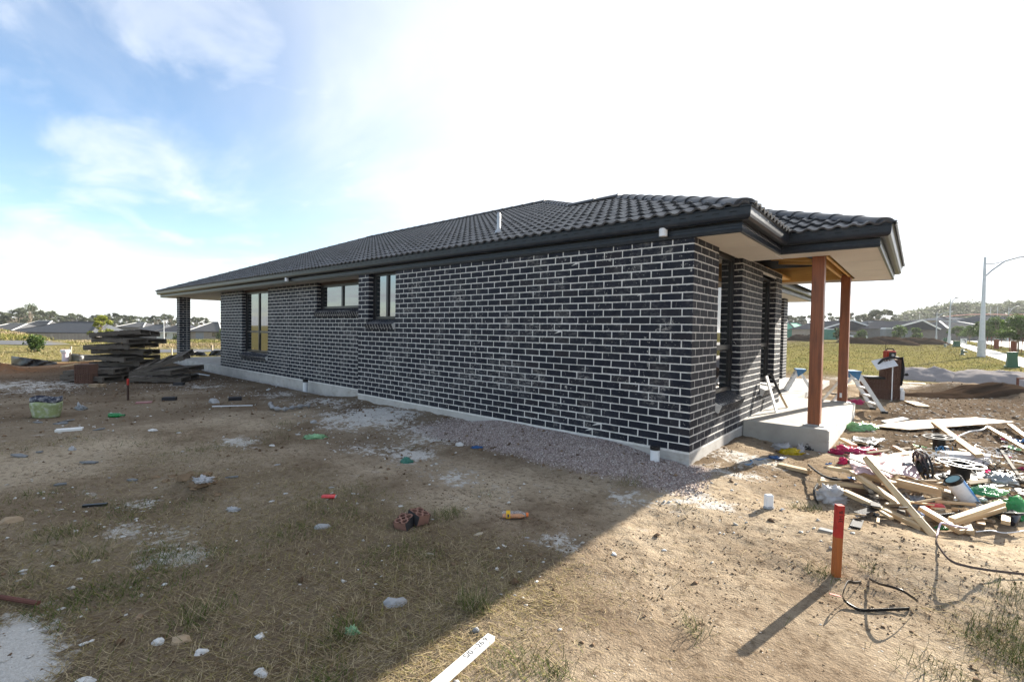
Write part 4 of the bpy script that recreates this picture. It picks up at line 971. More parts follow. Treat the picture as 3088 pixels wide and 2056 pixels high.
bg_house('row end house with rounded pale roofs beyond the green netting', 2366, 2426, 180, 985, 966, (.2, .6), 12, M_W1, M_R3, ())
bg_house('far house with shallow dark roof between the porch posts', 2500, 2560, 145, 992, 976, (.4, .7), 11, M_W3, M_R1, ((.3, .5),))
# ------------------------------------------------------------------ street furniture and distant items
def lamp(label, u, v_base, v_top, arm, dist=None, r=.09):
    p = gp(u, v_base) if dist is None else gd(u, dist); h = up_of(u, v_top, p); t = thing('street_lamp', label, 'street lamp', p, 0, 'street lamps')
    MB().tube([(0, 0, -.2), (0, 0, h*.17)], [r*1.75, r*1.65], 10).obj('base', M_GALV, t, smooth=True); MB().tube([(0, 0, h*.17), (0, 0, h*.55), (0, 0, h)], [r*1.25, r*.85, r*.5], 10).obj('pole', M_GALV, t, smooth=True)
    if arm:
        ax = Vector((AR.x, AR.y, 0)).normalized()*arm; s = abs(arm)
        pts = [Vector((0, 0, h*.80)), ax*.16+Vector((0, 0, h*.87)), ax*.42+Vector((0, 0, h*.96)), ax*.7+Vector((0, 0, h*1.0)), ax+Vector((0, 0, h*1.02))]
        MB().tube(pts, [.045]*5, 6).obj('arm', M_GALV, t, smooth=True); MB().tube([Vector((0, 0, h*.93)), ax*.2+Vector((0, 0, h*.935)), ax*.36+Vector((0, 0, h*.955))], .03, 6).obj('brace', M_GALV, t)
        q = ax+Vector((0, 0, h*1.02)); m = MB().lathe([(.02, .10), (.14, .08), (.17, 0), (.10, -.06), (.0, -.07)], 10); m.xf(Matrix.Translation(q)@Matrix.Rotation(math.atan2(ax.y, ax.x), 4, 'Z')@Matrix.Diagonal((2., 1, 1, 1))); m.obj('lamp_head', M_GALV, t, smooth=True)
    return t
lamp('tall tapered galvanised street lamp with curved arm beside the footpath', 2959, 1076, 776, 3.1, r=.13)
lamp('galvanised street lamp with short raised arm at the far end of the path', 2862, 1036, 900, .95, r=.12)
lamp('slim street lamp with long straight arm in front of the hip roofed house', 2824, 0, 941, 2.6, dist=118, r=.10)
lamp('small street lamp with twin heads rising over the far roofs', 3040, 0, 925, 1.8, dist=140, r=.09)
lamp('thin white street lamp with short arm beside the brick pillar', 494, 0, 963, -1.0, dist=110, r=.08)
M_GREENBOX = plain('green_pillar_paint', (.035, .10, .055), .55, .12, 3, .05)
def pillar_box(label, u, v0, v1, dist=None, w=.36):
    p = gp(u, v1) if dist is None else gd(u, dist); h = up_of(u, v0, p); t = thing('service_pillar', label, 'service pillar', p, YAW-.5, 'green service pillars')
    MB().add([(-w*.5, -w*.4, 0), (w*.5, -w*.4, 0), (w*.5, w*.4, 0), (-w*.5, w*.4, 0), (-w*.42, -w*.3, h*.93), (w*.42, -w*.3, h*.93), (w*.42, w*.3, h*.93), (-w*.42, w*.3, h*.93)], [(0, 3, 2, 1), (4, 5, 6, 7), (0, 1, 5, 4), (1, 2, 6, 5), (2, 3, 7, 6), (3, 0, 4, 7)]).obj('cabinet', M_GREENBOX, t, bevel=.01)
    MB().box((-w*.47, -w*.36, h*.93), (w*.47, w*.36, h)).obj('lid', M_GREENBOX, t, bevel=.01); MB().box((-w*.62, -w*.5, -.15), (w*.62, w*.5, h*.12)).obj('plinth', M_GREENBOX, t, bevel=.01)
pillar_box('large green service pillar on the verge beside the footpath', 3051, 1061, 1108, None, .36); pillar_box('small green service pillar near the hydrant and lamp', 2884, 1028, 1046, None, .6); pillar_box('narrow dark service pillar in front of the far street tree', 2850, 1018, 1031.5, None, .5)
M_HYD = plain('hydrant_grey_green', (.10, .14, .12), .6, .2, 5, .1)
def hydrant(label, u, v0, v1):
    p = gp(u, v1); h = up_of(u, v0, p); t = thing('standpipe', label, 'hydrant', p, 0, 'water standpipes on the verge')
    MB().lathe([(.16, 0), (.16, .12*h), (.09, .15*h), (.08, .62*h), (.13, .66*h), (.13, .74*h), (.06, .8*h), (.05, h), (0, h*1.01)], 12).obj('body', M_HYD, t, smooth=True); MB().tube([(0, 0, h*.56), (.22, 0, h*.56), (.24, 0, h*.42)], .05, 7).obj('outlet', M_HYD, t); MB().beam((-.12, 0, h*.97), (.12, 0, h*.97), .03, .03).obj('handle', M_GALV, t)
hydrant('grey water standpipe in the grass left of the tall lamp', 2902, 1052, 1070); hydrant('pale water standpipe farther along the verge', 2850, 1036, 1046)
M_REDPOST = plain('red_brown_timber', (.20, .065, .035), .8, .2, 6, .2)
for i, (u, v0, v1, dd, lb) in enumerate(((3004, 1023, 1052, 1052, 'short red-brown guard post under the street tree'), (3056, 1028, 1062, 1063, 'red-brown guard post behind the large green pillar'))):
    p = gp(u, v1); h = up_of(u, v0, p); t = thing('guard_post', lb, 'post', p, .3, 'guard posts under street trees'); MB().box((-.17, -.1, -.1), (.17, .1, h)).obj('post', M_REDPOST, t, bevel=.01); MB().box((-.18, -.11, h), (.18, .11, h+.05)).obj('cap', M_TRIM, t)
for i, u in enumerate((2975, 2990, 3018, 3044, 3080)):
    p = gp(u, (1050, 1051, 1052, 1062, 1064)[i]); MBo = MB().beam((0, 0, -.1), (.05*(-1)**i, 0, 1.25), .05, .05).obj('tree_stake', M_REDPOST); MBo.location = p
    tag(MBo, 'thin dark stake supporting a young street tree', 'stake', 'tree stakes along the street')
p = gd(2908, 88); t = thing('sign_board', 'small white sign with black curved mark by the street trees', 'sign', p, YAW); MB().box((-.42, 0, .2), (.42, .05, .85)).obj('panel', M_TRIM, t); MB().box((-.4, 0, -.2), (-.34, .05, .2)).obj('leg', M_GALV, t); MB().box((.34, 0, -.2), (.4, .05, .2)).obj('leg', M_GALV, t)
mk = MB().tube([(-.2, -.02, .68), (0, -.02, .72), (.16, -.02, .62), (.2, -.02, .35)], .045, 6); mk.obj('mark', M_BLACKP, t)
# dirt mounds, sand piles
def mound(name, label, cat, p, rx, ry, h, mat, seed, rz=0, lobes=1, group=None):
    n = 40; m = MB(); vs = []
    for i in range(n+1):
        for j in range(n+1):
            a = -1+2*i/n; b = -1+2*j/n; q = a*a+b*b
            hh = max(0, 1-q)**.7*h*(.62+.55*float(fbm(a*2.2+seed, b*2.2+seed*2))+.3*float(fbm(a*9+seed, b*9, 3)))
            x_, y_ = a*rx, b*ry; X_ = p.x+x_*math.cos(rz)-y_*math.sin(rz); Y_ = p.y+x_*math.sin(rz)+y_*math.cos(rz)
            vs.append((x_, y_, float(G(X_, Y_))-p.z-.06+hh))
    fs = [(i*(n+1)+j, (i+1)*(n+1)+j, (i+1)*(n+1)+j+1, i*(n+1)+j+1) for i in range(n) for j in range(n)]
    m.add(vs, fs); o = m.obj(name, mat, smooth=True); o.location = p; o.rotation_euler = (0, 0, rz); return tag(o, label, cat, group)
M_DIRT = plain('dark_dirt', (.05, .034, .024), .95, .3, 1.4, .8, 9, rnd=.05, spec=0.); M_SAND = plain('grey_sand', (.27, .245, .235), .95, .12, 2.5, .5, 30, rnd=.04, spec=0.)
for i, (u0, u1, vt, vb, lb) in enumerate(((2566, 2624, 1020, 1036, 'small dark dirt mound behind the far porch post'), (2626, 2722, 1019, 1037, 'wide dark dirt mound in front of the pale roofed house'), (2722, 2812, 1020, 1037, 'dark dirt mound with a straight tail below the dense shrub'), (2398, 2452, 1011, 1028, 'dark dirt mound in front of the green netted house'))):
    p = gp((u0+u1)/2, vb); W = (u1-u0)*depth(p)/FPX; h = up_of((u0+u1)/2, vt, p); mound('dirt_mound', lb, 'dirt mound', p, W*.55, 4.5, h*1.15, M_DIRT, i*3+1, YAW, group='dirt mounds across the vacant lot')
for i, (u0, u1, vt, vb, lb) in enumerate(((2700, 2885, 1104, 1147, 'low heap of grey sand beside the brick stack with the radio'), (2878, 3120, 1113, 1162, 'longer grey sand heap beside the rusty bracket'))):
    p = gp((u0+u1)/2, vb-6); W = (u1-u0)*depth(p)/FPX; h = up_of((u0+u1)/2, vt, p); mound('sand_heap', lb, 'sand heap', p, W*.55, 1.5, h*1.0, M_SAND, 31+i*5, YAW, group='sand heaps on the lot')
p = gp(2990, 1196); mound('soil_ridge', 'long ridge of dark turned soil in front of the sand heaps', 'soil ridge', p, 2.6, .6, .16, M_DIRT, 9, YAW-.06)
# parked car
def car(label, u, dist):
    p = gd(u, dist); t = thing('parked_car', label, 'car', p, YAW+math.pi*.0); Mw = plain('white_car_paint', (.72, .73, .74), .25, .03, 2, 0, spec=.6)
    MB().prism([(-2.1, .35), (2.1, .35), (2.15, .75), (1.5, .88), (-2.0, .95), (-2.15, .7)], 1, -.85, .85).obj('body', Mw, t, bevel=.06); MB().prism([(-1.7, .9), (1.15, .88), (.45, 1.42), (-1.2, 1.45)], 1, -.72, .72).obj('cabin', M_DARKG, t, bevel=.05); MB().box((-1.2, -.70, 1.44), (.45, .70, 1.48)).obj('roof_panel', Mw, t)
    for x_ in (-1.3, 1.35):
        for y_ in (-.84, .84): w_ = MB().lathe([(.0, -.1), (.32, -.1), (.32, .1), (.0, .1)], 14, cap=False).xf(Matrix.Translation((x_, y_, .32))@Matrix.Rotation(R(90), 4, 'X')).obj('wheel', M_BLACKP, t, smooth=True); MB().lathe([(0, -.115), (.2, -.115), (.2, .115), (0, .115)], 10, cap=False).xf(Matrix.Translation((x_, y_, .32))@Matrix.Rotation(R(90), 4, 'X')).obj('rim', M_GALV, w_)
    for y_ in (-.6, .6): MB().box((2.08, y_-.15, .62), (2.16, y_+.15, .74)).obj('headlight', M_TRIM, t)
car('small white car parked beside the gabled grey house', 2576, 116)
p = gd(2672, 112); t = thing('portable_toilet', 'grey portable toilet cabin with pale domed roof by the garage', 'toilet cabin', p, YAW); MB().box((-.6, -.6, 0), (.6, .6, 2.1)).obj('cabin', M_GDOOR, t); MB().prism([(-.62, 2.1), (.62, 2.1), (.4, 2.3), (-.4, 2.3)], 1, -.62, .62).obj('roof', M_TRIM, t)
p = gd(2492, 120); t = thing('site_shed', 'small green site shed with white roof between the porch posts', 'shed', p, YAW); MB().box((-1.6, -1, 0), (1.6, 1, 2.1)).obj('cabin', plain('green_netting', (0, 0, 0)), t); MB().box((-1.7, -1.1, 2.1), (1.7, 1.1, 2.25)).obj('roof', M_TRIM, t)
# red and white marker cable behind the roofs
pts = []
for u, v in ((2772, 968), (2830, 957.5), (2880, 951), (2925, 948), (2965, 947.5), (3000, 947.5), (3040, 949.5), (3075, 947.5), (3110, 947)):
    p = gd(u, 185); pts.append(p+Vector((0, 0, up_of(u, v, p))))
t = thing('marker_cable', 'pale red marker cable strung across in front of the wooded hill', 'cable', gd(2925, 185)); o_ = t.location
mc = MB().tube([q-o_ for q in pts], .12, 6).obj('cable', plain('faded_red_tape', (.80, .42, .37), .7, .3, 1.2, 0), t)
for u in (2772, 2985, 3006, 3110): p = gd(u, 185); MB().tube([p-o_-Vector((0, 0, .5)), p-o_+Vector((0, 0, up_of(u, 925 if 2900 < u < 3050 else 947, p)))], .10, 6).obj('pole', M_GALV, t)

# ------------------------------------------------------------------ silt fence and services on the left
M_SILT = plain('silt_fence_black', (.012, .012, .013), .45, .3, 6, .3, 25, spec=.4, dirt=.35, dirtcol=(.16, .14, .12))
def sheet(name, label, cat, grid, mat, group=None):
    """grid: rows of points -> draped sheet with thickness"""
    nr, nc = len(grid), len(grid[0]); o0 = Vector(grid[-1][0]); m = MB(); m.v = [tuple(Vector(q)-o0) for r_ in grid for q in r_]
    m.f = [(i*nc+j, i*nc+j+1, (i+1)*nc+j+1, (i+1)*nc+j) for i in range(nr-1) for j in range(nc-1)]
    o = m.obj(name, mat, smooth=True); o.location = o0; md = o.modifiers.new('t', 'SOLIDIFY'); md.thickness = .004; return tag(o, label, cat, group)
def silt(label, tops, seed, rows=6):
    """tops: (u, v_top, v_bottom)"""
    grid = [[] for _ in range(rows)]; n = len(tops); rr = random.Random(seed); S = 5
    for k in range((n-1)*S+1):
        i = min(n-2, k//S); f = k/S-i; u, vt, vb = [tops[i][c]*(1-f)+tops[i+1][c]*f for c in range(3)]
        p = gp(u, vb); h = up_of(u, vt, p); away = Vector((p.x-CAM[0], p.y-CAM[1], 0)).normalized()
        for r_ in range(rows):
            t_ = 1-r_/(rows-1); bul = .10*math.sin(k*1.1+seed+r_*.7)*math.sin(math.pi*t_)+.35*h*t_*rr.uniform(.3, .5)
            grid[r_].append(p+away*bul+Vector((0, 0, h*t_-.03)))
    return sheet('silt_fence', label, 'silt fence', grid, M_SILT, 'black silt fences round the site')
silt('sagging black silt fence torn down at one end, left of the white riser', [(34, 1071, 1098), (60, 1074, 1104), (100, 1079, 1105), (140, 1084, 1102), (172, 1090, 1098)], 1)
silt('taut black silt fence between the white riser and the pallets', [(206, 1062, 1086), (240, 1066, 1092), (275, 1068, 1090), (320, 1072, 1088)], 2)
silt('black silt fence bellying behind the brick pillar', [(572, 1060, 1073), (595, 1058, 1072), (615, 1060, 1073), (625, 1069, 1073)], 3); silt('black silt fence stretched beside the rear brick wall', [(628, 1070, 1073), (640, 1055, 1073), (670, 1054, 1073)], 4)
p = gp(197, 1090); h = up_of(197, 1054, p); t = thing('pvc_riser', 'upright pinkish white pipe riser with collar by the silt fence', 'pipe riser', p)
MB().lathe([(.10, -.2), (.10, h*.8), (.135, h*.8), (.135, h), (.115, h), (.115, h*.7)], 18).obj('pipe', plain('pinkish_pvc', (.66, .56, .60), .4, .06, 4, .02), t, smooth=True); MB().lathe([(.14, h*.78), (.145, h*.86), (.14, h*1.0)], 18, cap=False).obj('collar', M_PVC, t, smooth=True)
M_PEG = wood('grey_peg', (.42, .36, .27), (.25, .2, .15), 2)
def peg(label, u, v0, v1, w=.045, mat=M_PEG, lean=0., red=False, group='timber pegs round the site'):
    p = gp(u, v1); h = up_of(u, v0, p); t = thing('timber_peg', label, 'peg', p, YAW, group); MB().beam((0, 0, -.2), (lean, 0, h), w, w, (0, 1, 0)).obj('shaft', mat, t)
    if red: MB().beam((lean*.72, 0, h*.72), (lean*1.001, 0, h*1.004), w*1.06, w*1.06, (0, 1, 0)).obj('painted_top', M_RED, t)
    return t
M_RED = plain('worn_red_paint', (.42, .03, .02), .7, .35, 14, .2, 60, dirt=.35, dirtcol=(.12, .02, .012))
peg('pale timber peg leaning against the pinkish riser', 211, 1044, 1088, lean=.05); peg('short timber peg behind the taut silt fence', 267, 1040, 1072); peg('thin pale peg standing by the road edge', 283, 1044, 1066); peg('pale peg behind the silt fence past the pillar', 640, 1040, 1072, .06); peg('pale stub peg left of the brick pillar', 518, 1050, 1075, .05)
peg('thin site peg with red painted top in front of the pallets', 386, 1142, 1207, .026, M_HEAD, red=True)
p = gp(186, 1108); q = MB().beam((0, 0, .02), (.9, -.35, .16), .07, .04).obj('timber_offcut', M_PINE); q.location = p; q.rotation_euler = (0, 0, YAW); tag(q, 'short pale offcut leaning on the soil at the foot of the riser', 'timber offcut')

# ------------------------------------------------------------------ pallets
M_PALLET = wood('weathered_pallet', (.145, .122, .10), (.055, .045, .036), 0, .85, 1.); M_PALLET_Y = wood('weathered_pallet_b', (.165, .142, .118), (.06, .05, .04), 1, .85, 1.)
PB = MB().box((-.055, -.575, -.011), (.055, .575, .011)).mesh('board'); PB.materials.append(M_PALLET_Y)
PR = MB().box((-.575, -.0275, -.045), (.575, .0275, .045)).mesh('bearer'); PR.materials.append(M_PALLET)
def pallet(label, loc, rot, missing=(), group='stacked timber pallets'):
    t = thing('pallet', label, 'pallet', loc, 0, group); t.rotation_euler = rot
    for k in range(3): o = new_obj('bearer', PR); o.parent = t; o.location = (0, -.545+.545*k, .067)
    for k in range(7):
        if k in missing: continue
        o = new_obj('top_board', PB); o.parent = t; o.location = (-.515+k*.1717, 0, .123); o.rotation_euler = (0, 0, RND.uniform(-.02, .02))
    for k in (0, 3, 6): o = new_obj('bottom_board', PB); o.parent = t; o.location = (-.515+k*.1717, 0, .011)
    return t
pc = gp(385, 1143); pc.x -= .35; bz = pc.z
order = ['lowest pallet of the tall messy stack', 'second pallet from the ground in the messy stack', 'third pallet from the ground in the messy stack', 'fourth pallet from the ground in the messy stack', 'fifth pallet from the ground in the messy stack', 'sixth pallet from the ground in the messy stack', 'seventh pallet up, second from the top of the stack', 'topmost tilted pallet of the messy stack']
base = YAW
for i in range(8):
    ox, oy = (0, .05, -.04, .06, -.06, .05, .12, -.02)[i], (0, -.06, .05, -.03, .07, -.05, .1, .05)[i]
    pallet(order[i], (pc.x+ox, pc.y+oy, bz+.02+i*.157), ((0, 0, 0, .01, -.02, .02, -.02, -.07)[i], (0, .01, -.02, .02, .03, -.03, .02, -.10)[i], base+(.1, -.15, .22, -.1, .3, .05, -.2, .25)[i]), ((), (2,), (), (5,), (), (1,), (4,), ())[i])
pr = gp(470, 1156); pallet('pallet lying flat at the foot of the stack beside the slab', (pr.x-.2, pr.y+.25, pr.z+.02), (0, .03, base+.25)); pallet('pallet dropped askew over another at the foot of the stack', (pr.x-.35, pr.y+.35, pr.z+.19), (.05, -.07, base-.1), (3,)); pallet('pallet leaning on edge with open slats against the stack', (pr.x-.75, pr.y+.4, pr.z+.42), (.12, -.34, base+.35), (2, 4))
pallet('half buried pallet in front of the stack', (pc.x+.5, pc.y-.55, pc.z+.02), (-.03, .02, base-.08), (1,)); pallet('pallet resting on the half buried one in front', (pc.x+.42, pc.y-.48, pc.z+.19), (.02, -.05, base+.12))

# ------------------------------------------------------------------ brick stacks
M_CORED = plain('cored_brick', (.155, .085, .062), .85, .25, 12, .3, 60); M_CDARK = plain('brick_face_dark', (.03, .028, .03), .8, .2, 12, .3, 60)
def cored_mesh(w=.11, h=.23, d=.076, nx_=2, ny_=5):
    m = MB(); cw, ch = w/nx_, h/ny_; rr = min(cw, ch)*.38
    for i in range(nx_):
        for j in range(ny_):
            cx, cy = -w/2+(i+.5)*cw, -h/2+(j+.5)*ch; b = len(m.v); K = 8; sq = []
            for k in range(K):
                a = 2*math.pi*(k+.5)/K; c, s = math.cos(a), math.sin(a); q = max(abs(c), abs(s)); m.v.append((cx+c/q*cw/2, 0, cy+s/q*ch/2))
            for k in range(K): a = 2*math.pi*(k+.5)/K; m.v.append((cx+math.cos(a)*rr, 0, cy+math.sin(a)*rr))
            for k in range(K): a = 2*math.pi*(k+.5)/K; m.v.append((cx+math.cos(a)*rr, d*.9, cy+math.sin(a)*rr))
            for k in range(K):
                k2 = (k+1) % K; m.f.append((b+k, b+k2, b+K+k2, b+K+k)); m.f.append((b+K+k, b+K+k2, b+2*K+k2, b+2*K+k))
            # square corners
            for sx, sz in ((1, 1), (-1, 1), (-1, -1), (1, -1)):
                pass
    x0, x1, z0, z1 = -w/2, w/2, -h/2, h/2
    m.add([(x0, 0, z0), (x1, 0, z0), (x1, d, z0), (x0, d, z0), (x0, 0, z1), (x1, 0, z1), (x1, d, z1), (x0, d, z1)], [(4, 5, 6, 7), (1, 2, 6, 5), (2, 3, 7, 6), (3, 0, 4, 7), (0, 3, 2, 1)])
    me = m.mesh('brick', False); me.materials.append(M_CORED); return me
CB = cored_mesh()
def brick_stack(label, p, cols, rows, depth_n, rz, group='stacks of cored bricks', top=True):
    t = thing('brick_stack', label, 'brick stack', p, rz, group)
    for k in range(depth_n):
        for i in range(cols):
            for j in range(rows):
                o = new_obj('brick', CB); o.parent = t; o.location = ((i-(cols-1)/2)*.113+RND.uniform(-.004, .004), k*.079+RND.uniform(-.006, .004), .115+j*.233); o.rotation_euler = (0, RND.uniform(-.01, .01), 0)
    return t
brick_stack('short dark stack of cored bricks beside the pallets', gp(247, 1157), 3, 2, 4, YAW+.15)
pl_ = gp(2640, 1204); pr_ = gp(2688, 1206)
brick_stack('lower dark brick stack behind the step ladder', pl_, 3, 2, 5, YAW-.25); stk = brick_stack('taller cored brick stack with the radio on top', pr_, 3, 4, 3, YAW-.25)
st = thing('strap', 'white strap bound down the front of the taller brick stack', 'strap', pr_+Vector((0, 0, 0)), YAW-.25); MB().box((-.012, -.012, .0), (.012, -.006, .94)).obj('band', M_PVC, st)
tl = thing('tile_stack', 'white tiles stacked on end against the brick stack', 'tiles', pr_, YAW-.25)
for k in range(4): MB().box((.19, .03+k*.05, .0), (.27, .065+k*.05, .22+.06*(k % 2))).obj('tile', M_PVC, tl)
cl_ = thing('black_cover', 'black plastic cover folded over the lower brick stack', 'cover', pl_, YAW-.25); MB().box((-.19, -.02, .47), (.19, .40, .52)).obj('sheet', M_BLACKP, cl_, bevel=.015); 
cv = thing('black_jacket', 'black jacket hung over the end of the taller brick stack', 'jacket', pr_, YAW-.25)
m = MB(); vs = []
for i in range(9):
    for j in range(7): a = i/8; b = j/6; vs.append((.19+.03*math.sin(b*9+a*4)+.02*a, -.03+.26*b, .96-.62*a+.04*math.sin(b*7)))
m.add(vs, [(i*7+j, i*7+j+1, i*7+j+8, i*7+j+7) for i in range(8) for j in range(6)]); q = m.obj('cloth', plain('black_cloth', (.012, .012, .014), .9, .3, 10, .3), cv, smooth=True); md = q.modifiers.new('t', 'SOLIDIFY'); md.thickness = .02
rd = thing('jobsite_radio', 'red and black jobsite radio with aerial on the brick stack', 'radio', pr_+Vector((0, 0, .935)), YAW-.1); Mr = plain('radio_red', (.35, .035, .015), .5, .1, 8, .05)
MB().box((-.10, .02, .0), (.10, .20, .20)).obj('body', Mr, rd, bevel=.025); MB().box((-.075, .005, .03), (.075, .024, .16)).obj('front_panel', M_BLACKP, rd, bevel=.008); MB().tube([(-.09, .1, .2), (-.06, .1, .24), (.06, .1, .24), (.09, .1, .2)], .014, 6).obj('carry_handle', M_BLACKP, rd); MB().tube([(-.07, .15, .2), (-.06, .15, .40)], .005, 5).obj('aerial', M_BLACKP, rd); MB().lathe([(.03, 0), (.03, .01), (0, .012)], 12).xf(Matrix.Translation((0, .004, .095))@Matrix.Rotation(R(90), 4, 'X')).obj('speaker_cone', M_GALV, rd)
wb = thing('white_sheet', 'sheet of white board lying tilted on top of the brick stacks', 'board', pr_, YAW-.25); m = MB().box((-.21, -.14, -.006), (.21, .14, .006)); m.xf(Matrix.Translation((-.17, -.02, .84))@Matrix.Rotation(R(-16), 4, 'Y')@Matrix.Rotation(R(48), 4, 'X')); m.obj('panel', M_PVC, wb)
mb = MB().tube([(-.30, .0, .80), (-.2, -.02, .93), (-.03, .0, .98), (.12, .0, .97)], [.02, .03, .035, .03], 7).obj('tool_strap', M_BLACKP); mb.location = pr_; mb.rotation_euler = (0, 0, YAW-.25); tag(mb, 'black padded strap draped under the radio', 'strap')
fl = thing('torch', 'small black torch sticking out of the brick stack', 'torch', pr_+Vector((0, 0, .55)), YAW-.25); MB().tube([(.2, .1, 0), (.30, .1, .03), (.31, .1, .035), (.35, .1, .045)], [.02, .02, .035, .035], 10).obj('barrel', M_BLACKP, fl); MB().tube([(.35, .1, .045), (.355, .1, .046)], .03, 10).obj('lens', M_PVC, fl)

# ------------------------------------------------------------------ step ladders
M_BLUE = plain('blue_plastic', (.035, .16, .33), .5, .12, 6, .05, dirt=.3, dirtcol=(.3, .3, .3))
def stepladder(label, foot, h, rz, spread=.55):
    t = thing('step_ladder', label, 'ladder', foot, rz, 'aluminium step ladders'); w = .22
    for s in (-1, 1):
        MB().beam((0, s*w, 0), (-spread*.55, s*w*.7, h), .065, .025, (0, 1, 0)).obj('front_rail', M_ALU, t); MB().beam((-spread*1.25, s*w, .0), (-spread*.62, s*w*.7, h*.97), .04, .022, (0, 1, 0)).obj('rear_rail', M_ALU, t)
        MB().box((-.05, s*w-.025, -.01), (.05, s*w+.025, .035)).obj('foot', M_BLACKP, t)
    for k in range(1, 5): f = k/5; MB().box((-spread*.55*f-.05, -w*(1-.3*f), h*f-.012), (-spread*.55*f+.04, w*(1-.3*f), h*f+.012)).obj('tread', M_ALU, t)
    MB().box((-spread*.55-.16, -w*.85, h), (-spread*.55+.06, w*.85, h+.03)).obj('top_cap', M_BLUE, t, bevel=.01); 
    for s in (-1, 1): MB().prism([(-spread*.55-.15, h), (-spread*.55+.04, h), (-spread*.55+.01, h-.14), (-spread*.55-.09, h-.06)], 1, s*w*.8-.012, s*w*.8+.012).obj('cap_bracket', M_BLUE, t)
    return t
f1 = gp(2648, 1253); stepladder('aluminium step ladder with blue cap beside the lower brick stack', f1, up_of(2598, 1121, f1), YAW-.25, .75)
f2 = gp(2362, 1188); stepladder('aluminium step ladder with blue cap behind the porch slab', f2, up_of(2395, 1115, f2), YAW+2.7, .5)
# leaning board and stick on the porch
o = thing('leaning_board', 'white painted board propped against the brick wall by the second window', 'board', (.21, 3.08, .088), 0); MB().beam((0, 0, 0), (-.14, -.06, .545), .11, .018, (1, 0, .2)).obj('board', M_TRIM, o)
o = thing('leaning_stick', 'black handled stick leaning on the wall beside the white board', 'stick', (.24, 3.70, .088), 0); MB().beam((0, 0, .0), (-.10, -.05, .22), .028, .028).obj('lower_stick', M_PINE, o); MB().beam((-.10, -.05, .22), (-.235, -.115, .56), .034, .034).obj('black_sleeve', M_BLACKP, o)
# ------------------------------------------------------------------ loose things on the ground
def lump_mesh(seed, sx, sy, sz, sub=2, amp=.22, freq=1.6, flatten=.25):
    bm = bmesh.new(); bmesh.ops.create_icosphere(bm, subdivisions=sub, radius=1.); rr = np.random.RandomState(seed); ph = rr.rand(6)*20
    for v in bm.verts:
        c = v.co; n = float(fbm(c.x*freq+ph[0], c.y*freq+c.z*1.7*freq+ph[1], 3))-.5+float(vnoise(c.z*freq*2+ph[2], c.x*freq*2+ph[3])-.5)*.5
        v.co = c*(1+amp*2*n)
    for v in bm.verts:
        v.co.x *= sx; v.co.y *= sy; v.co.z *= sz
        if v.co.z < -sz*flatten: v.co.z = -sz*flatten
    me = bpy.data.meshes.new('lump'); bm.to_mesh(me); bm.free(); return me
M_ROCK = plain('tan_rock', (.34, .25, .16), .9, .2, 10, .5, 60, dirt=.3); M_PLASTER = plain('plaster_lump', (.55, .535, .51), .9, .1, 14, .5, 70, dirt=.3); M_GREYR = plain('grey_concrete_lump', (.30, .30, .30), .9, .18, 12, .5, 60, dirt=.4)
def lump(name, label, cat, u, v, wpx, asp, hr, mat, seed, group=None, sub=2, amp=.2, rot=None, smooth=False):
    p = gp(u, v); s = wpx*.5*depth(p)/FPX; me = lump_mesh(seed, s, s*asp, s*hr, sub, amp*1.9, 2.6); me.materials.append(mat)
    if smooth: me.polygons.foreach_set('use_smooth', [True]*len(me.polygons))
    o = bpy.data.objects.new(name, me); COL.objects.link(o); o.location = p; o.rotation_euler = (0, 0, YAW+(RND.uniform(-.6, .6) if rot is None else rot)); return tag(o, label, cat, group)
lump('rock', 'large tan rock at the edge of the straw, left of the stick', 'rock', 34, 1572, 64, .6, .5, M_ROCK, 1); lump('rock', 'smooth tan rock beside a white plaster lump in the straw', 'rock', 545, 1932, 58, .7, .5, M_ROCK, 2); lump('rock', 'grey-brown rock on the bare soil near the broken bricks', 'rock', 972, 1590, 46, .6, .5, M_GREYR, 3)
lump('plaster_lump', 'cracked white plaster lump beside the tan rock', 'plaster lump', 478, 1935, 48, .6, .6, M_PLASTER, 4); lump('plaster_lump', 'bright white plaster lump with chips in the straw below the tan rock', 'plaster lump', 607, 1966, 40, .7, .55, M_PLASTER, 5); lump('plaster_lump', 'flat white plaster slab in the foreground straw', 'plaster lump', 258, 2052, 62, .6, .25, M_PLASTER, 6); lump('plaster_lump', 'pale plaster lump among foreground straw, near the shadow edge', 'plaster lump', 786, 2030, 54, .6, .4, M_PLASTER, 7)
lump('cement_lump', 'grey cement lump half sunk in the straw', 'cement lump', 1190, 1820, 70, .65, .5, M_GREYR, 8, amp=.25); lump('stone', 'small pale stone among sunlit straw above the white stick', 'stone', 1434, 1905, 24, .7, .9, M_GREYR, 9); lump('cement_lump', 'round white cement lump beside the gravel', 'cement lump', 1387, 1343, 27, .8, .7, M_PLASTER, 10); lump('cement_lump', 'bluish concrete lump in front of the far wall', 'cement lump', 645, 1217, 40, .6, .6, M_GREYR, 11); lump('cement_lump', 'pale grey stone lump below the far wall vent pipe', 'cement lump', 946, 1275, 22, .7, .7, M_GREYR, 12)
lump('wood_chip', 'pale tan chip near the orange bottle', 'chip', 1442, 1612, 38, .5, .25, M_PEG, 13); lump('wood_chip', 'thin wood chip in the straw', 'chip', 1297, 1670, 37, .25, .15, M_PEG, 14)
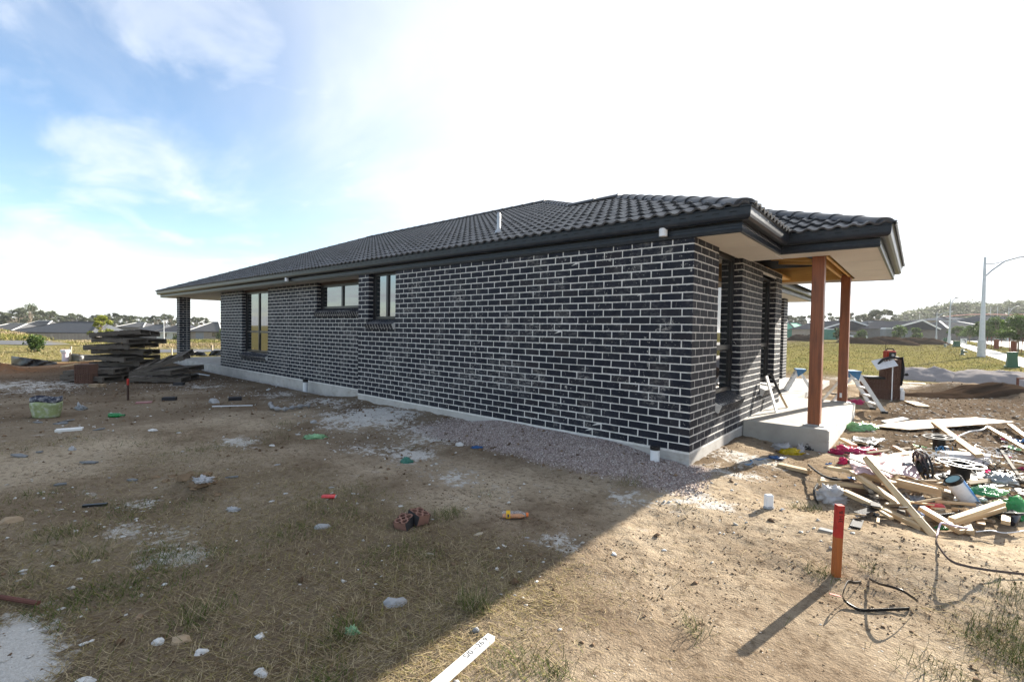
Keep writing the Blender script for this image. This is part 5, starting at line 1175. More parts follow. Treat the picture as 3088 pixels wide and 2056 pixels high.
for i, (u, v, w_) in enumerate(((1000, 1470, 22), (1066, 1490, 20), (1305, 1565, 12), (1590, 1625, 20), (862, 1491, 20), (820, 1512, 20), (838, 1407, 24), (820, 1345, 30), (900, 1310, 18), (1930, 1525, 14), (2004, 1665, 20), (1540, 1680, 10), (1300, 1290, 22), (1340, 1300, 16), (1240, 1330, 14), (226, 1570, 14), (228, 1600, 20), (372, 1618, 22), (392, 1612, 12), (290, 1690, 24), (240, 1745, 22), (70, 1730, 26), (280, 1695, 14), (395, 1770, 14), (445, 1742, 12), (540, 1655, 26), (185, 1835, 26), (90, 2050, 26), (140, 2050, 24), (1512, 1795, 14), (1552, 1800, 14), (905, 1763, 12), (1005, 1862, 12), (2475, 1882, 12), (2660, 1962, 9), (2560, 1625, 12), (550, 1365, 14), (460, 1300, 36), (540, 1310, 20), (330, 1440, 14), (300, 1580, 12))):
    lump('mortar_chunk', 'small loose chunk of pale mortar on the soil', 'mortar chunk', u, v, w_*.8, .6, .32, M_PLASTER if i % 3 else M_GREYR, 100+i, 'loose mortar chunks on the soil')
for i, (u, v, w_) in enumerate(((560, 1480, 45), (600, 1490, 55), (545, 1465, 35), (575, 1455, 40), (640, 1478, 30), (500, 1455, 25), (520, 1440, 24), (655, 1500, 22), (620, 1462, 36), (470, 1440, 24), (585, 1495, 24))):
    lump('soil_clod', 'brown clod in the heap of dug soil', 'clod', u, v, w_, .8, .65, M_CLODP if 'M_CLODP' in globals() else plain('clod_brown', (.20, .14, .09), .95, .3, 10, .6, 50, spec=0.), 200+i, 'brown clods heaped around the white paper')
# grey tile shards lying about on the left
for i, (u, v, w_) in enumerate(((270, 1398, 54), (185, 1278, 36), (205, 1270, 34), (300, 1296, 30), (60, 1380, 44), (400, 1450, 30), (182, 1463, 30), (120, 1368, 24), (115, 1275, 22), (700, 1445, 36))):
    p = gp(u, v); s = w_*depth(p)/FPX; m = MB().prism([(-.5*s, -.16*s), (-.1*s, -.22*s), (.5*s, -.1*s), (.42*s, .16*s), (-.2*s, .2*s)], 2, 0, .014); o = m.obj('tile_shard', plain('grey_tile_shard', (.17, .175, .18), .7, .2, 10, .3)); o.location = p+Vector((0, 0, .005)); o.rotation_euler = (RND.uniform(-.2, .2), RND.uniform(-.2, .2), YAW+RND.uniform(-.4, .6)); tag(o, 'broken grey roof tile shard lying on the grassy soil', 'tile shard', 'tile shards on the ground')
def brick_thing(label, u, v, rot, mat=M_CDARK, L=.23, name='loose_brick', group='loose bricks on the ground'):
    p = gp(u, v); o = MB().box((-L/2, -.055, 0), (L/2, .055, .076)).obj(name, mat, bevel=.004); o.location = p-Vector((0, 0, .01)); o.rotation_euler = (rot[0], rot[1], YAW+rot[2]); return tag(o, label, 'brick', group)
brick_thing('dark brick lying flat left of the bluish lump', 511, 1208, (0, 0, .2)); brick_thing('dark brick between bluish lump and far wall', 709, 1212, (.1, 0, .5)); brick_thing('dark brick lying at the foot of the pallets', 540, 1166, (0, 0, .1)); brick_thing('tan brick lying in front of the dark brick stack', 286, 1168, (0, 0, .1), M_ROCK, .2); brick_thing('smaller tan brick beside another in front of the brick stack', 305, 1167, (0, 0, 0), M_ROCK, .16)
# broken cored bricks
pb_ = gp(1222, 1588); HB = cored_mesh(.11, .12, .076, 2, 2); HB.materials.clear(); HB.materials.append(plain('broken_brick_red', (.22, .115, .085), .9, .25, 14, .4, 60))
def half(label, off, rot, sc=1.):
    t = thing('broken_brick', label, 'brick', pb_+Vector(off), 0, 'broken cored bricks'); t.rotation_euler = rot
    o = new_obj('core_face', HB); o.parent = t; o.rotation_euler = (R(-90), 0, 0); o.location = (0, 0, .076); o.scale = (sc, 1, sc)
    f = MB().box((-.056*sc, -.0615*sc, .002), (-.0525*sc, .0615*sc, .074)); f.obj('dark_face', M_CDARK, t); MB().box((.0525*sc, -.0615*sc, .002), (.056*sc, .0615*sc, .074)).obj('dark_face', M_CDARK, t)
half('nearer half of a broken cored brick, red broken end showing', (0.0, 0, 0), (.25, -.05, YAW-.35)); half('rear half of a broken cored brick with dark end, against the nearer half', (.02, .10, .02), (.2, .12, YAW+.9), 1.05)
# drum offcut (cut down bucket)
p = gp(140, 1257); h = up_of(140, 1197, p); w_ = 88*depth(p)/FPX/2; bk = thing('cut_bucket', 'squashed lime yellow plastic drum with torn dark rim on the soil', 'bucket', p, YAW); m = MB(); K = 28; prof = [(.80, 0.), (.83, .05), (.93, .35), (1., .62), (.985, .80), (.985, .98)]
def drum(prof_, th=1.):
    m = MB()
    for r_, z in prof_:
        for k in range(K): a = 2*math.pi*k/K; m.v.append((math.cos(a)*r_*w_*th, math.sin(a)*r_*w_*.62*th, z*h*(1+.05*math.sin(a*3))))
    for i in range(len(prof_)-1):
        for k in range(K): m.f.append((i*K+k, i*K+(k+1) % K, (i+1)*K+(k+1) % K, (i+1)*K+k))
    return m
b1 = drum(prof[:5]).obj('shell', plain('lime_plastic', (.31, .36, .16), .6, .25, 7, .1, dirt=.9, dirtcol=(.44, .46, .38)), bk, smooth=True); b1.modifiers.new('t', 'SOLIDIFY').thickness = .008
b2 = drum([(.99, .78), (.995, .84), (.99, 1.)]).obj('rim_band', plain('dark_blue_band', (.02, .022, .045), .5, .2, 10, .1, dirt=.7, dirtcol=(.5, .5, .5)), bk, smooth=True); b2.modifiers.new('t', 'SOLIDIFY').thickness = .008
# drink bottle
p = gp(1552, 1563); L_ = .215; t = thing('drink_bottle', 'clear plastic bottle with orange drink and yellow label lying on the soil', 'bottle', p+Vector((0, 0, .032)), YAW+.02)
def lath_x(prof_, n=20): return MB().lathe(prof_, n).xf(Matrix.Rotation(R(90), 4, 'Y'))
gm = NG('clear_plastic'); gm.fin((.9, .9, .9), .08, None, .5); gm.b.inputs['Transmission Weight'].default_value = .85; gm.b.inputs['IOR'].default_value = 1.2
bp = [(.0, -.10), (.026, -.10), (.031, -.085), (.031, -.03), (.027, -.005), (.031, .03), (.029, .05), (.014, .082), (.012, .092), (0, .092)]
lath_x(bp).obj('body', gm.m, t, smooth=True); lath_x([(.0, .090), (.016, .090), (.016, .108), (0, .109)]).obj('cap', plain('orange_cap', (.75, .16, .03), .4, .05, 5, 0), t, smooth=True); lath_x([(.0318, -.068), (.0318, -.036)], 20).obj('label_band', plain('yellow_label', (.72, .42, .02), .5, .1, 20, 0), t, smooth=True)
lath_x([(.0, -.096), (.0235, -.096), (.028, -.082), (.028, -.03), (.024, -.005), (.028, .03), (.026, .05), (.012, .078), (0, .08)]).xf(Matrix.Translation((0, 0, -.011))@Matrix.Diagonal((1, .93, .55, 1))).obj('drink', plain('orange_drink', (.72, .24, .02), .2, .05, 5, 0), t, smooth=True)
MB().box((-.058, -.0325, -.008), (-.046, -.0305, .014)).obj('label_print', plain('label_ink', (.03, .03, .10), .6, 0, 1, 0), t)
def can(label, u, v, ang, mat, lift=0., r=.033, L=.115, tilt=0., z=None, cat='can', squash=1.):
    p = gp(u, v) if z is None else zpt(u, v, z); t = thing('drink_can', label, cat, p+Vector((0, 0, r*squash+lift)), YAW+ang); t.rotation_euler = (0, tilt, YAW+ang)
    lath_x([(r*.8, -L/2), (r, -L/2+.01), (r, L/2-.012), (r*.82, L/2)], 18).xf(Matrix.Diagonal((1, 1, squash, 1))).obj('body', mat, t, smooth=True); lath_x([(0, L/2-.003), (r*.80, L/2-.003), (r*.80, L/2+.002)], 18).xf(Matrix.Diagonal((1, 1, squash, 1))).obj('lid', M_ALU, t, smooth=True); return t
M_CANR = plain('red_can', (.55, .03, .03), .35, .2, 25, .05, spec=.6); M_CANB = plain('black_can', (.02, .02, .03), .3, .3, 25, .05, spec=.6); M_CANW = plain('blue_white_can', (.25, .32, .5), .35, .5, 18, .05, spec=.6)
can('crushed red and white drink can on the bare soil', 992, 1503, .05, M_CANR, squash=.45)
p = gp(350, 1258); t = thing('green_bottle', 'green glass bottle lying on the dark soil', 'bottle', p+Vector((0, 0, .035)), YAW+.1); gg_ = NG('green_glass'); gg_.fin((.02, .30, .08), .1, None, .6); gg_.b.inputs['Transmission Weight'].default_value = .5
lath_x([(0, -.1), (.033, -.1), (.034, .04), (.015, .085), (.013, .13), (0, .13)], 16).obj('body', gg_.m, t, smooth=True); lath_x([(.014, .115), (.0165, .115), (.0165, .13)], 14).obj('lip', gg_.m, t, smooth=True)
# planks, rods and sticks
def stick(name, label, cat, a, b, w_, th, mat, group=None, lift=.0, za=None, zb=None, bev=0):
    A = gp(*a) if za is None else zpt(a[0], a[1], za); B = gp(*b) if zb is None else zpt(b[0], b[1], zb); mid = (A+B)/2; d = B-A; L = d.length
    m = MB().box((-L/2, -w_/2, -th/2), (L/2, w_/2, th/2)); o = m.obj(name, mat, bevel=bev); o.location = mid+Vector((0, 0, th/2+lift)); o.rotation_euler = (0, -math.atan2(d.z, math.hypot(d.x, d.y)), math.atan2(d.y, d.x)); return tag(o, label, cat, group)
stick('white_plank', 'short white painted plank lying on the grassy soil', 'plank', (168, 1301), (250, 1295), .11, .03, M_TRIM); stick('white_rod', 'long thin white rod lying beyond the bluish lump', 'rod', (640, 1228), (762, 1226), .03, .015, M_PVC); stick('white_rod', 'short white strip on the soil beside the rear slab', 'rod', (593, 1136), (630, 1142), .05, .02, M_PVC); stick('white_rod', 'white strip lying below the far window', 'rod', (806, 1188), (836, 1166), .05, .02, M_PVC)
stick('dark_stick', 'short dark stick on the pale washed soil', 'stick', (250, 1529), (323, 1523), .03, .02, M_BLACKP); st_ = MB().tube([gp(-60, 1806)+Vector((0, 0, .03)), gp(116, 1829)+Vector((0, 0, .02))], .012, 8).obj('rusty_rod', plain('rusty_steel', (.13, .05, .035), .85, .3, 14, .4)); tag(st_, 'rusty steel rod lying on white spilt powder', 'rod')
stick('pink_shard', 'curved pinkish tile piece lying on the dark soil', 'tile', (410, 1216), (458, 1214), .16, .02, plain('pink_tile', (.34, .16, .15), .7, .15, 10, .2))
# surveyor stakes and the written stick
p = gp(2519, 1746); h = up_of(2523, 1521, p); t = thing('survey_stake', 'square survey stake with red painted top and black marks', 'stake', p, YAW-.06); tx_ = .012
MB().beam((-.0, 0, -.15), (tx_*.55, 0, h*.55), .040, .036, (0, 1, 0)).obj('shaft', wood('orange_hardwood', (.42, .13, .032), (.26, .075, .022), 2, .6), t); red_ = MB().beam((tx_*.548, 0, h*.55), (tx_, 0, h), .0405, .0365, (0, 1, 0)).obj('painted_top', M_RED, t)
def text_mesh(s, size):
    c = bpy.data.curves.new('txt', 'FONT'); c.body = s; c.size = size; c.align_x = 'CENTER'; c.align_y = 'CENTER'; c.resolution_u = 3; o = bpy.data.objects.new('txt', c); COL.objects.link(o)
    bpy.context.view_layer.update(); me = bpy.data.meshes.new_from_object(o.evaluated_get(bpy.context.evaluated_depsgraph_get())); bpy.data.objects.remove(o); return me
M_INK = plain('marker_ink', (.015, .012, .012), .8, .2, 20, 0)
me = text_mesh('3H &', .036); me.materials.append(M_INK); o = bpy.data.objects.new('lettering', me); COL.objects.link(o); o.parent = t; o.matrix_local = Matrix.Translation((tx_*.85, -.0187, h*.85))@Matrix.Rotation(R(90), 4, 'X')@Matrix.Rotation(R(90), 4, 'Z')
A = gp(1482, 1938)+Vector((0, 0, .03)); B = gp(1349, 2056)+Vector((0, 0, .03)); B = B+(B-A)*1.2; d = (A-B); t = thing('marked_stick', 'white painted stick with handwritten pencil marks lying in sunlit straw', 'stick', B, math.atan2(d.y, d.x)); Ls = d.length
MB().box((0, -.022, -.012), (Ls, .022, .012)).obj('stick', plain('chalk_white_paint', (.58, .58, .56), .7, .08, 12, .2, dirt=.25, dirtcol=(.45, .33, .22)), t, bevel=.002); MB().box((-.3, -.0215, -.0115), (-.0, .0215, .0115)).obj('bare_end', M_PINE, t)
me = text_mesh('S/0 ~26.9', .042); me.materials.append(plain('pencil', (.05, .05, .055), .8, .2, 20, 0)); o = bpy.data.objects.new('lettering', me); COL.objects.link(o); o.parent = t; o.location = (Ls-.115, 0, .0128)
# pipe stubs beside the slab
def stub(label, x_, y_, z0, z1, r=.05):
    t = thing('pipe_stub', label, 'pipe stub', (x_, y_, z0), 0, 'drain pipe stubs along the slab'); h = z1-z0; MB().lathe([(r, -.25), (r, h*.88)], 20).obj('pipe', M_PVC, t, smooth=True); MB().lathe([(r*1.08, h*.80), (r*1.10, h*.98), (r*.9, h)], 20).obj('cap', M_BLACKP, t, smooth=True)
stub('white drain stub with black cap in the gravel by the corner', -.317, -.15, -.13, .045); stub('white drain stub with grey cap beside the rear wall', -8.92, .15, -.25, .065, .055)
# foam block
p = gp(2317, 1548); t = thing('foam_block', 'small white foam block standing on the sunlit soil', 'foam block', p, YAW+.1); MB().box((-.032, -.024, .01), (.032, .024, .12)).obj('block', M_PVC, t, bevel=.008); me = lump_mesh(55, .045, .04, .025); me.materials.append(M_GREYR); new_obj('plaster_base', me, None, t).location = (0, 0, .01)
# straps
def ribbon(name, label, cat, pts, w_, th, mat, flat=False, group=None):
    m = MB(); P = [Vector(q) for q in pts]; o0 = P[0].copy(); n = len(P)
    for i, q in enumerate(P):
        d = (P[min(i+1, n-1)]-P[max(i-1, 0)]).normalized(); s = d.cross(Vector((0, 0, 1))).normalized(); u_ = Vector((0, 0, 1)) if not flat else s; k_ = s if not flat else Vector((0, 0, 1))
        for a, b in ((-.5, -.5), (.5, -.5), (.5, .5), (-.5, .5)): m.v.append(tuple(q-o0+u_*w_*a+k_*th*b))
    for i in range(n-1):
        for k in range(4): m.f.append((i*4+k, i*4+(k+1) % 4, i*4+4+(k+1) % 4, i*4+4+k))
    m.f += [(0, 1, 2, 3), tuple((n-1)*4+k for k in range(4))]; o = m.obj(name, mat, smooth=True); o.location = o0; return tag(o, label, cat, group)
def spline(pts, k=6):
    P = [Vector(p) for p in pts]; out = []
    for i in range(len(P)-1):
        a, b, c, d = P[max(i-1, 0)], P[i], P[i+1], P[min(i+2, len(P)-1)]
        for j in range(k): t = j/k; out.append(.5*((2*b)+(c-a)*t+(2*a-5*b+4*c-d)*t*t+(3*b-a-3*c+d)*t*t*t))
    return out+[P[-1]]
Z8 = lambda x_, y_: (2300+x_/2.82, 1500+y_/2.82)
def lay8(pts): 
    out_ = []
    for x_, y_, dz_ in pts:
        q = gp(*Z8(x_, y_)); 
        if dz_ > 0: q = zpt(*Z8(x_, y_), q.z+dz_)
        out_.append(q+Vector((0, 0, .008)))
    return out_
ribbon('packing_strap', 'black strap bent into a loop on the soil beside the survey stake', 'strap', spline(lay8([(835, 760, .0), (780, 735, .03), (725, 728, .07), (690, 800, .08), (680, 850, .06), (700, 890, .02), (760, 935, .005), (850, 968, 0), (1060, 972, 0), (1245, 975, 0)])), .016, .003, M_BLACKP)
ribbon('packing_strap', 'black strap arching over the soil beyond the looped strap', 'strap', spline(lay8([(905, 732, .0), (1000, 745, .05), (1080, 765, .09), (1180, 800, .10), (1260, 850, .07), (1312, 885, .02)])), .014, .003, M_BLACKP)
lbl = stick('red_label', 'small faded red plastic label by the looped strap', 'label', Z8(570, 815), Z8(665, 840), .016, .002, plain('faded_red', (.55, .14, .10), .6, .1, 10, .1)); 
ribbon('edging_strip', 'grey plastic edging strip snaking from the timber heap across the soil', 'strip', spline(lay8([(1490, 330, .04), (1478, 370, .03), (1500, 430, .05), (1590, 540, .06), (1720, 590, .05), (1950, 630, .03), (2250, 665, .02), (2500, 700, .02)])), .014, .004, plain('grey_strip', (.11, .09, .085), .9, .1, 10, .1, spec=0.))
stick('grey_shard', 'flat grey tile shard behind the survey stake', 'tile shard', Z8(480, 345), Z8(600, 380), .05, .008, plain('grey_tile_shard', (.17, .175, .18)))

# ------------------------------------------------------------------ plastic bags and sheets
def film(name, col, trans=.35, rough=.25):
    if name in MC: return MC[name]
    g = NG(name); c = g.mix(g.rng(g.noise(g.pos(obj=True), 9, 4), .35, .7), tuple(.75*k for k in col), col); g.fin(c, rough, g.bump(g.noise(g.pos(obj=True), 24, 4, .6, 1.), .8, .02), .5)
    tr = g.node('ShaderNodeBsdfTranslucent', {'Color': c}); mx = g.node('ShaderNodeMixShader', {0: trans, 1: g.b.outputs[0], 2: tr.outputs[0]}); g.l.new(mx.outputs[0], g.out.inputs[0]); MC[name] = g.m; return g.m
F_PINK = film('pink_film', (.75, .05, .20)); F_GREEN = film('green_film', (.10, .46, .16)); F_WHITE = film('white_film', (.72, .71, .72)); F_YEL = film('yellow_film', (.80, .62, .02)); F_BLK = plain('black_plastic', (0, 0, 0)); F_PALEP = film('pale_pink_film', (.80, .56, .58)); F_PGREEN = film('pale_green_film', (.42, .72, .40)); F_TEAL = film('teal_film', (.09, .32, .24)); F_CLEAR = film('grey_clear_film', (.50, .52, .54))
def bag(label, u, v, wpx, hpx, mat, seed, asp=.6, amp=.42, z=None, rot=0., cat='plastic bag', group='plastic bags and wrap in the rubbish', name='plastic_bag'):
    p = gp(u, v) if z is None else zpt(u, v, z); D = depth(p); s = wpx*.5*D/FPX; hh = hpx*.55*D/FPX; me = lump_mesh(seed, s, s*asp, hh, 4, amp, 2.3, .3); me.materials.append(mat); me.polygons.foreach_set('use_smooth', [True]*len(me.polygons))
    rs = np.random.RandomState(seed); co = np.empty(len(me.vertices)*3, np.float32); me.vertices.foreach_get('co', co); c3 = co.reshape(-1, 3); cr = np.abs(fbm(c3[:, 0]/s*6.5+seed, c3[:, 1]/s*6.5+c3[:, 2]/s*9, 4)-.5)*2; c3 *= (1+.75*(cr-.3))[:, None]; c3[:, 2] *= .75+.6*fbm(c3[:, 0]/s*1.6+seed*3, c3[:, 1]/s*1.6, 2); me.vertices.foreach_set('co', c3.ravel())
    o = bpy.data.objects.new(name, me); COL.objects.link(o); o.location = p+Vector((0, 0, hh*.25)); o.rotation_euler = (0, 0, YAW+rot); return tag(o, label, cat, group)
Z6 = lambda x_, y_: (2350+x_/2.851, 1150+y_/2.851)
Z5 = lambda x_, y_: (1900+x_/3.137, 1000+y_/3.137)
bag('white crumpled plastic bag tangled with a black tube end', *Z6(450, 1030), 95, 62, F_WHITE, 1, .6); bag('yellow and white plastic bag lying by the porch slab', *Z5(1510, 1150), 70, 22, F_YEL, 2, .5); bag('white crumpled wrap behind the yellow bag', *Z5(1430, 1100), 60, 26, F_WHITE, 3, .5); bag('pointed white plastic scrap beside the yellow bag', *Z5(1610, 1135), 26, 34, F_WHITE, 4, .5); bag('black plastic wrap against the porch slab', *Z5(1715, 1105), 46, 26, M_BLACKP, 5, .6); bag('bright pink plastic wrap beside the porch corner', *Z6(600, 620), 120, 34, F_PINK, 6, .6); bag('second pink plastic heap trailing towards the timbers', *Z6(760, 605), 70, 24, F_PINK, 7, .6); bag('pale green plastic wrap at the far side of the porch slab', *Z6(705, 420), 88, 34, F_PGREEN, 8, .6); bag('pink plastic scrap beyond the far porch post', *Z6(650, 190), 56, 18, F_PINK, 9, .6); bag('clear plastic glove-like wrap among the timbers', *Z6(1150, 1040), 90, 34, F_CLEAR, 10, .6); bag('bright green plastic bag beside the white tin', *Z6(2020, 1150), 110, 72, F_GREEN, 11, .7); bag('green plastic wrap under the green bag', *Z6(1800, 960), 90, 30, F_PGREEN, 12, .7, z=-.05); bag('grey clear wrap heaped behind the green bag', *Z6(1900, 860), 90, 34, F_CLEAR, 13, .7, z=-.05); bag('dark grey wrap beside the upright cable reel', *Z6(1120, 760), 60, 30, F_CLEAR, 14, .6, z=-.05); bag('small green scrap under the crossed timbers', *Z6(1400, 1265), 40, 12, F_GREEN, 15, .6); bag('pink scrap among the timber ends', *Z6(545, 720), 26, 24, F_PINK, 16, .6)
bag('blue flattened wrap on the soil by the porch', *Z5(1380, 1205), 44, 7, film('blue_film', (.06, .18, .45)), 17, .7); bag('pale green plastic scrap sticking out of a grass tuft', 1060, 1915, 42, 34, F_PGREEN, 18, .4); bag('teal plastic scrap on white washed soil', 1226, 1394, 38, 18, F_TEAL, 19, .6); bag('crumpled clear plastic on the dark soil right of the drum', 243, 1236, 32, 20, F_CLEAR, 20, .6); bag('small white plastic scrap in the grass below the plank', 218, 1357, 18, 16, F_WHITE, 21, .6); bag('white paper crumpled on the clod heap', 612, 1452, 54, 24, F_WHITE, 22, .6, z=-.08); bag('pale green and white flattened wrap on the soil', 950, 1322, 66, 14, F_PGREEN, 23, .5); bag('white plastic scrap on the soil right of the clod heap', 704, 1540, 36, 18, F_WHITE, 24, .6); bag('blue and white paper scrap by the gravel edge', 1440, 1350, 36, 7, film('blue_film', (0, 0, 0)), 25, .5)
# thin pale sheet draped over the heap
def drape(label, quad_, mat, seed, amp=.05, n=14, name='plastic_sheet'):
    P = [zpt(*Z6(a, b), z) for a, b, z in quad_]; grid = []
    for i in range(n+1):
        row = []
        for j in range(n+1):
            a, b = i/n, j/n; q = P[0].lerp(P[1], b).lerp(P[3].lerp(P[2], b), a); q = q+Vector((0, 0, amp*(float(fbm(a*5+seed, b*5+seed, 4))-.45)*2)); row.append(q+Vector((amp*.6*math.sin(b*11+seed), 0, 0)))
        grid.append(row)
    return sheet(name, label, 'plastic sheet', grid, mat, 'plastic sheets over the rubbish')
drape('pale pink plastic sheet draped over the timber heap', [(580, 640, .02), (1100, 650, .0), (1180, 830, -.02), (640, 790, .02)], F_PALEP, 3); drape('bright green plastic sheet lying over dark timber', [(1640, 920, -.02), (1880, 930, 0.), (1890, 990, -.02), (1650, 960, -.05)], F_GREEN, 5, .02); drape('black plastic sheet under the cable reels', [(1380, 790, -.12), (1780, 790, -.12), (1800, 880, -.13), (1400, 900, -.13)], M_BLACKP, 7, .03)
drape('black plastic film lying along the soil by the porch wall', [(620, 470, -.16), (900, 500, -.16), (830, 545, -.17), (600, 520, -.17)], M_BLACKP, 8, .03)

# ------------------------------------------------------------------ timber heap
M_PINED = wood('dusty_pine_timber', (.48, .36, .23), (.32, .22, .13), 0, .7)
def timber(label, a, b, w_=.085, th=.042, mat=M_PINE, group='pine offcuts in the rubbish heap', name='timber_length', roll=0.):
    A = zpt(*Z6(a[0], a[1]), a[2]); B = zpt(*Z6(b[0], b[1]), b[2]); d = B-A; L = d.length; m = MB().box((-L/2, -w_/2, -th/2), (L/2, w_/2, th/2)); o = m.obj(name, mat, bevel=.003); o.location = (A+B)/2
    o.rotation_euler = (roll, -math.atan2(d.z, math.hypot(d.x, d.y)), math.atan2(d.y, d.x)); return tag(o, label, 'timber', group)
timber('single pine board lying apart by the porch shadow', (0, 715, -.17), (262, 775, -.16), .09, .035)
timber('long bright pine length along the front of the heap', (525, 930, -.10), (1240, 1262, -.15), .06, .036); timber('pine length crossing under the top one at the heap front', (615, 775, .0), (1080, 1085, -.12), .05, .034); timber('longest pine batten lying on top of the heap', (735, 655, .10), (1335, 1340, -.16), .05, .034, roll=.5); timber('short pine piece pointing at the white bag', (420, 740, -.04), (640, 775, -.02), .055, .032)
timber('thick pine length through the middle of the heap', (700, 795, -.05), (1398, 960, -.06), .04, .07); timber('pale pine length low in the heap', (330, 855, -.12), (1000, 935, -.12), .055, .032); timber('pine end sticking up near the pink wrap', (985, 560, -.08), (1180, 665, -.1), .05, .03); timber('pine piece behind the cable reel', (1155, 580, -.1), (1420, 625, -.1), .036, .06); timber('long pine plank leaning from the plywood to the white box', (1330, 350, -.12), (1725, 640, .0), .07, .038, roll=.3)
timber('pine plank lying beyond the heap towards the kerb', (1790, 392, -.14), (2180, 620, -.14), .06, .036); timber('pine plank parallel beyond the other plank', (1980, 372, -.14), (2240, 570, -.14), .06, .036); timber('upper of two crossed pine pieces under the green bag', (1480, 1190, -.08), (1915, 1045, .0), .05, .034); timber('lower of two crossed pine pieces under the green bag', (1480, 1215, -.13), (1915, 1085, -.08), .06, .036); timber('pine length crossing below the longest batten', (1215, 1085, -.08), (1575, 1295, -.16), .06, .036); timber('short pine length under the pale pink sheet', (680, 690, -.06), (860, 785, -.08), .055, .032)
timber('pine length running back to the right behind the reel', (1740, 625, -.1), (2200, 730, -.12), .055, .032); timber('short pine piece in the middle, split end', (1190, 855, -.08), (1370, 925, -.1), .08, .035); timber('pine batten by the porch corner', (535, 495, -.12), (650, 555, -.14), .07, .035); timber('dark weathered batten on top of the reels', (1910, 595, .0), (2090, 860, -.08), .03, .02, M_PALLET); timber('thin grey trim strip curved over the longest batten', (600, 655, .06), (1000, 800, .03), .045, .012, M_PEG); timber('pine plank end under the longest batten', (700, 770, -.02), (1000, 880, -.05), .055, .032); timber('short pine stub at the right of the heap', (1600, 1205, -.14), (1640, 1300, -.16), .05, .03); timber('flat pine board in the disturbed soil beyond the plywood', (1125, 175, -.17), (1240, 215, -.17), .22, .03); timber('pale board edge at the far side of the sand', (1060, 12, -.19), (1265, 22, -.19), .25, .03); timber('pine plank behind the reel on the soil', (1300, 540, -.15), (1640, 610, -.14), .055, .032); timber('pine plank at far right of the heap', (1960, 770, -.12), (2220, 900, -.14), .055, .032); timber('pine board lying beyond the porch', (380, 35, -.16), (720, 18, -.16), .1, .03)
for i in range(30):
    u_ = RND.uniform(560, 1900); v_ = RND.uniform(600, 1080); a = RND.choice((RND.uniform(.1, .9), RND.uniform(-.4, .1))); L_ = RND.uniform(220, 480); z_ = -.14+RND.uniform(0, .10)
    if u_ < 800 and v_ > 950: continue
    timber('thin pine batten in the tangle of the rubbish heap', (u_, v_, z_), (u_+math.cos(a)*L_, v_+math.sin(a)*L_*.5, z_+RND.uniform(-.04, .06)), RND.choice((.02, .03, .04)), RND.choice((.012, .018, .025)), RND.choice((M_PINE, M_PINE, M_PINED)), 'thin battens in the rubbish heap', 'timber_batten', RND.uniform(-.6, .6))
for i in range(95):
    u_ = RND.uniform(560, 2090); v_ = RND.uniform(560, 1200); a = RND.uniform(-.6, .6)+RND.choice((0, 0, 1.2)); L_ = RND.uniform(60, 190); z_ = -.17+RND.uniform(0, .06)
    mo_ = RND.choice((M_PINE, M_PINE, M_PEG, M_PALLET, M_BLACKP)); lb_ = {M_PINE.name: 'short pale pine offcut in the middle of the rubbish heap', M_PEG.name: 'short greyish timber offcut lying in the rubbish heap', M_PALLET.name: 'short dark weathered timber offcut lying in the rubbish heap', M_BLACKP.name: 'short black plastic strip lying in the rubbish heap'}[mo_.name]
    timber(lb_, (u_, v_, z_), (u_+math.cos(a)*L_, v_+math.sin(a)*L_*.45, z_+RND.uniform(-.01, .05)), RND.choice((.02, .03, .05, .07)), RND.choice((.008, .012, .02, .03)), mo_, 'short offcuts filling the rubbish heap', 'timber_offcut')
scr = [F_WHITE, F_PINK, film('blue_film', (0, 0, 0)), F_CLEAR, M_BLACKP, F_PGREEN, F_WHITE, M_BLACKP, plain('brown_card', (.30, .19, .11), .85, .15, 8, .2)]
for i in range(110):
    x_ = RND.uniform(380, 2090); y_ = RND.uniform(560, 1230) if i % 4 else RND.uniform(430, 600); 
    if y_ > 900 and x_ < 700: continue
    q = zpt(*Z6(x_, y_), -.16); w_ = RND.uniform(.03, .12); m = MB(); n = 5
    m.add([(w_*(a/n-.5), w_*RND.uniform(.4, .9)*(b/n-.5), .03*RND.random()) for a in range(n+1) for b in range(n+1)], [(a*(n+1)+b, (a+1)*(n+1)+b, (a+1)*(n+1)+b+1, a*(n+1)+b+1) for a in range(n) for b in range(n)])
    o = m.obj('wrapper_scrap', scr[i % len(scr)], smooth=True); o.location = (q.x, q.y, float(G(q.x, q.y))+.012+RND.random()*.03); o.rotation_euler = (RND.uniform(-.4, .4), RND.uniform(-.4, .4), RND.uniform(0, 6)); tag(o, 'torn scrap of %s in the rubbish around the timber heap' % ('white wrap', 'pink film', 'blue film', 'grey clear film', 'black plastic', 'pale green film', 'white wrap', 'black plastic', 'brown card')[i % 9], 'scrap', 'torn scraps of wrapping in the rubbish')
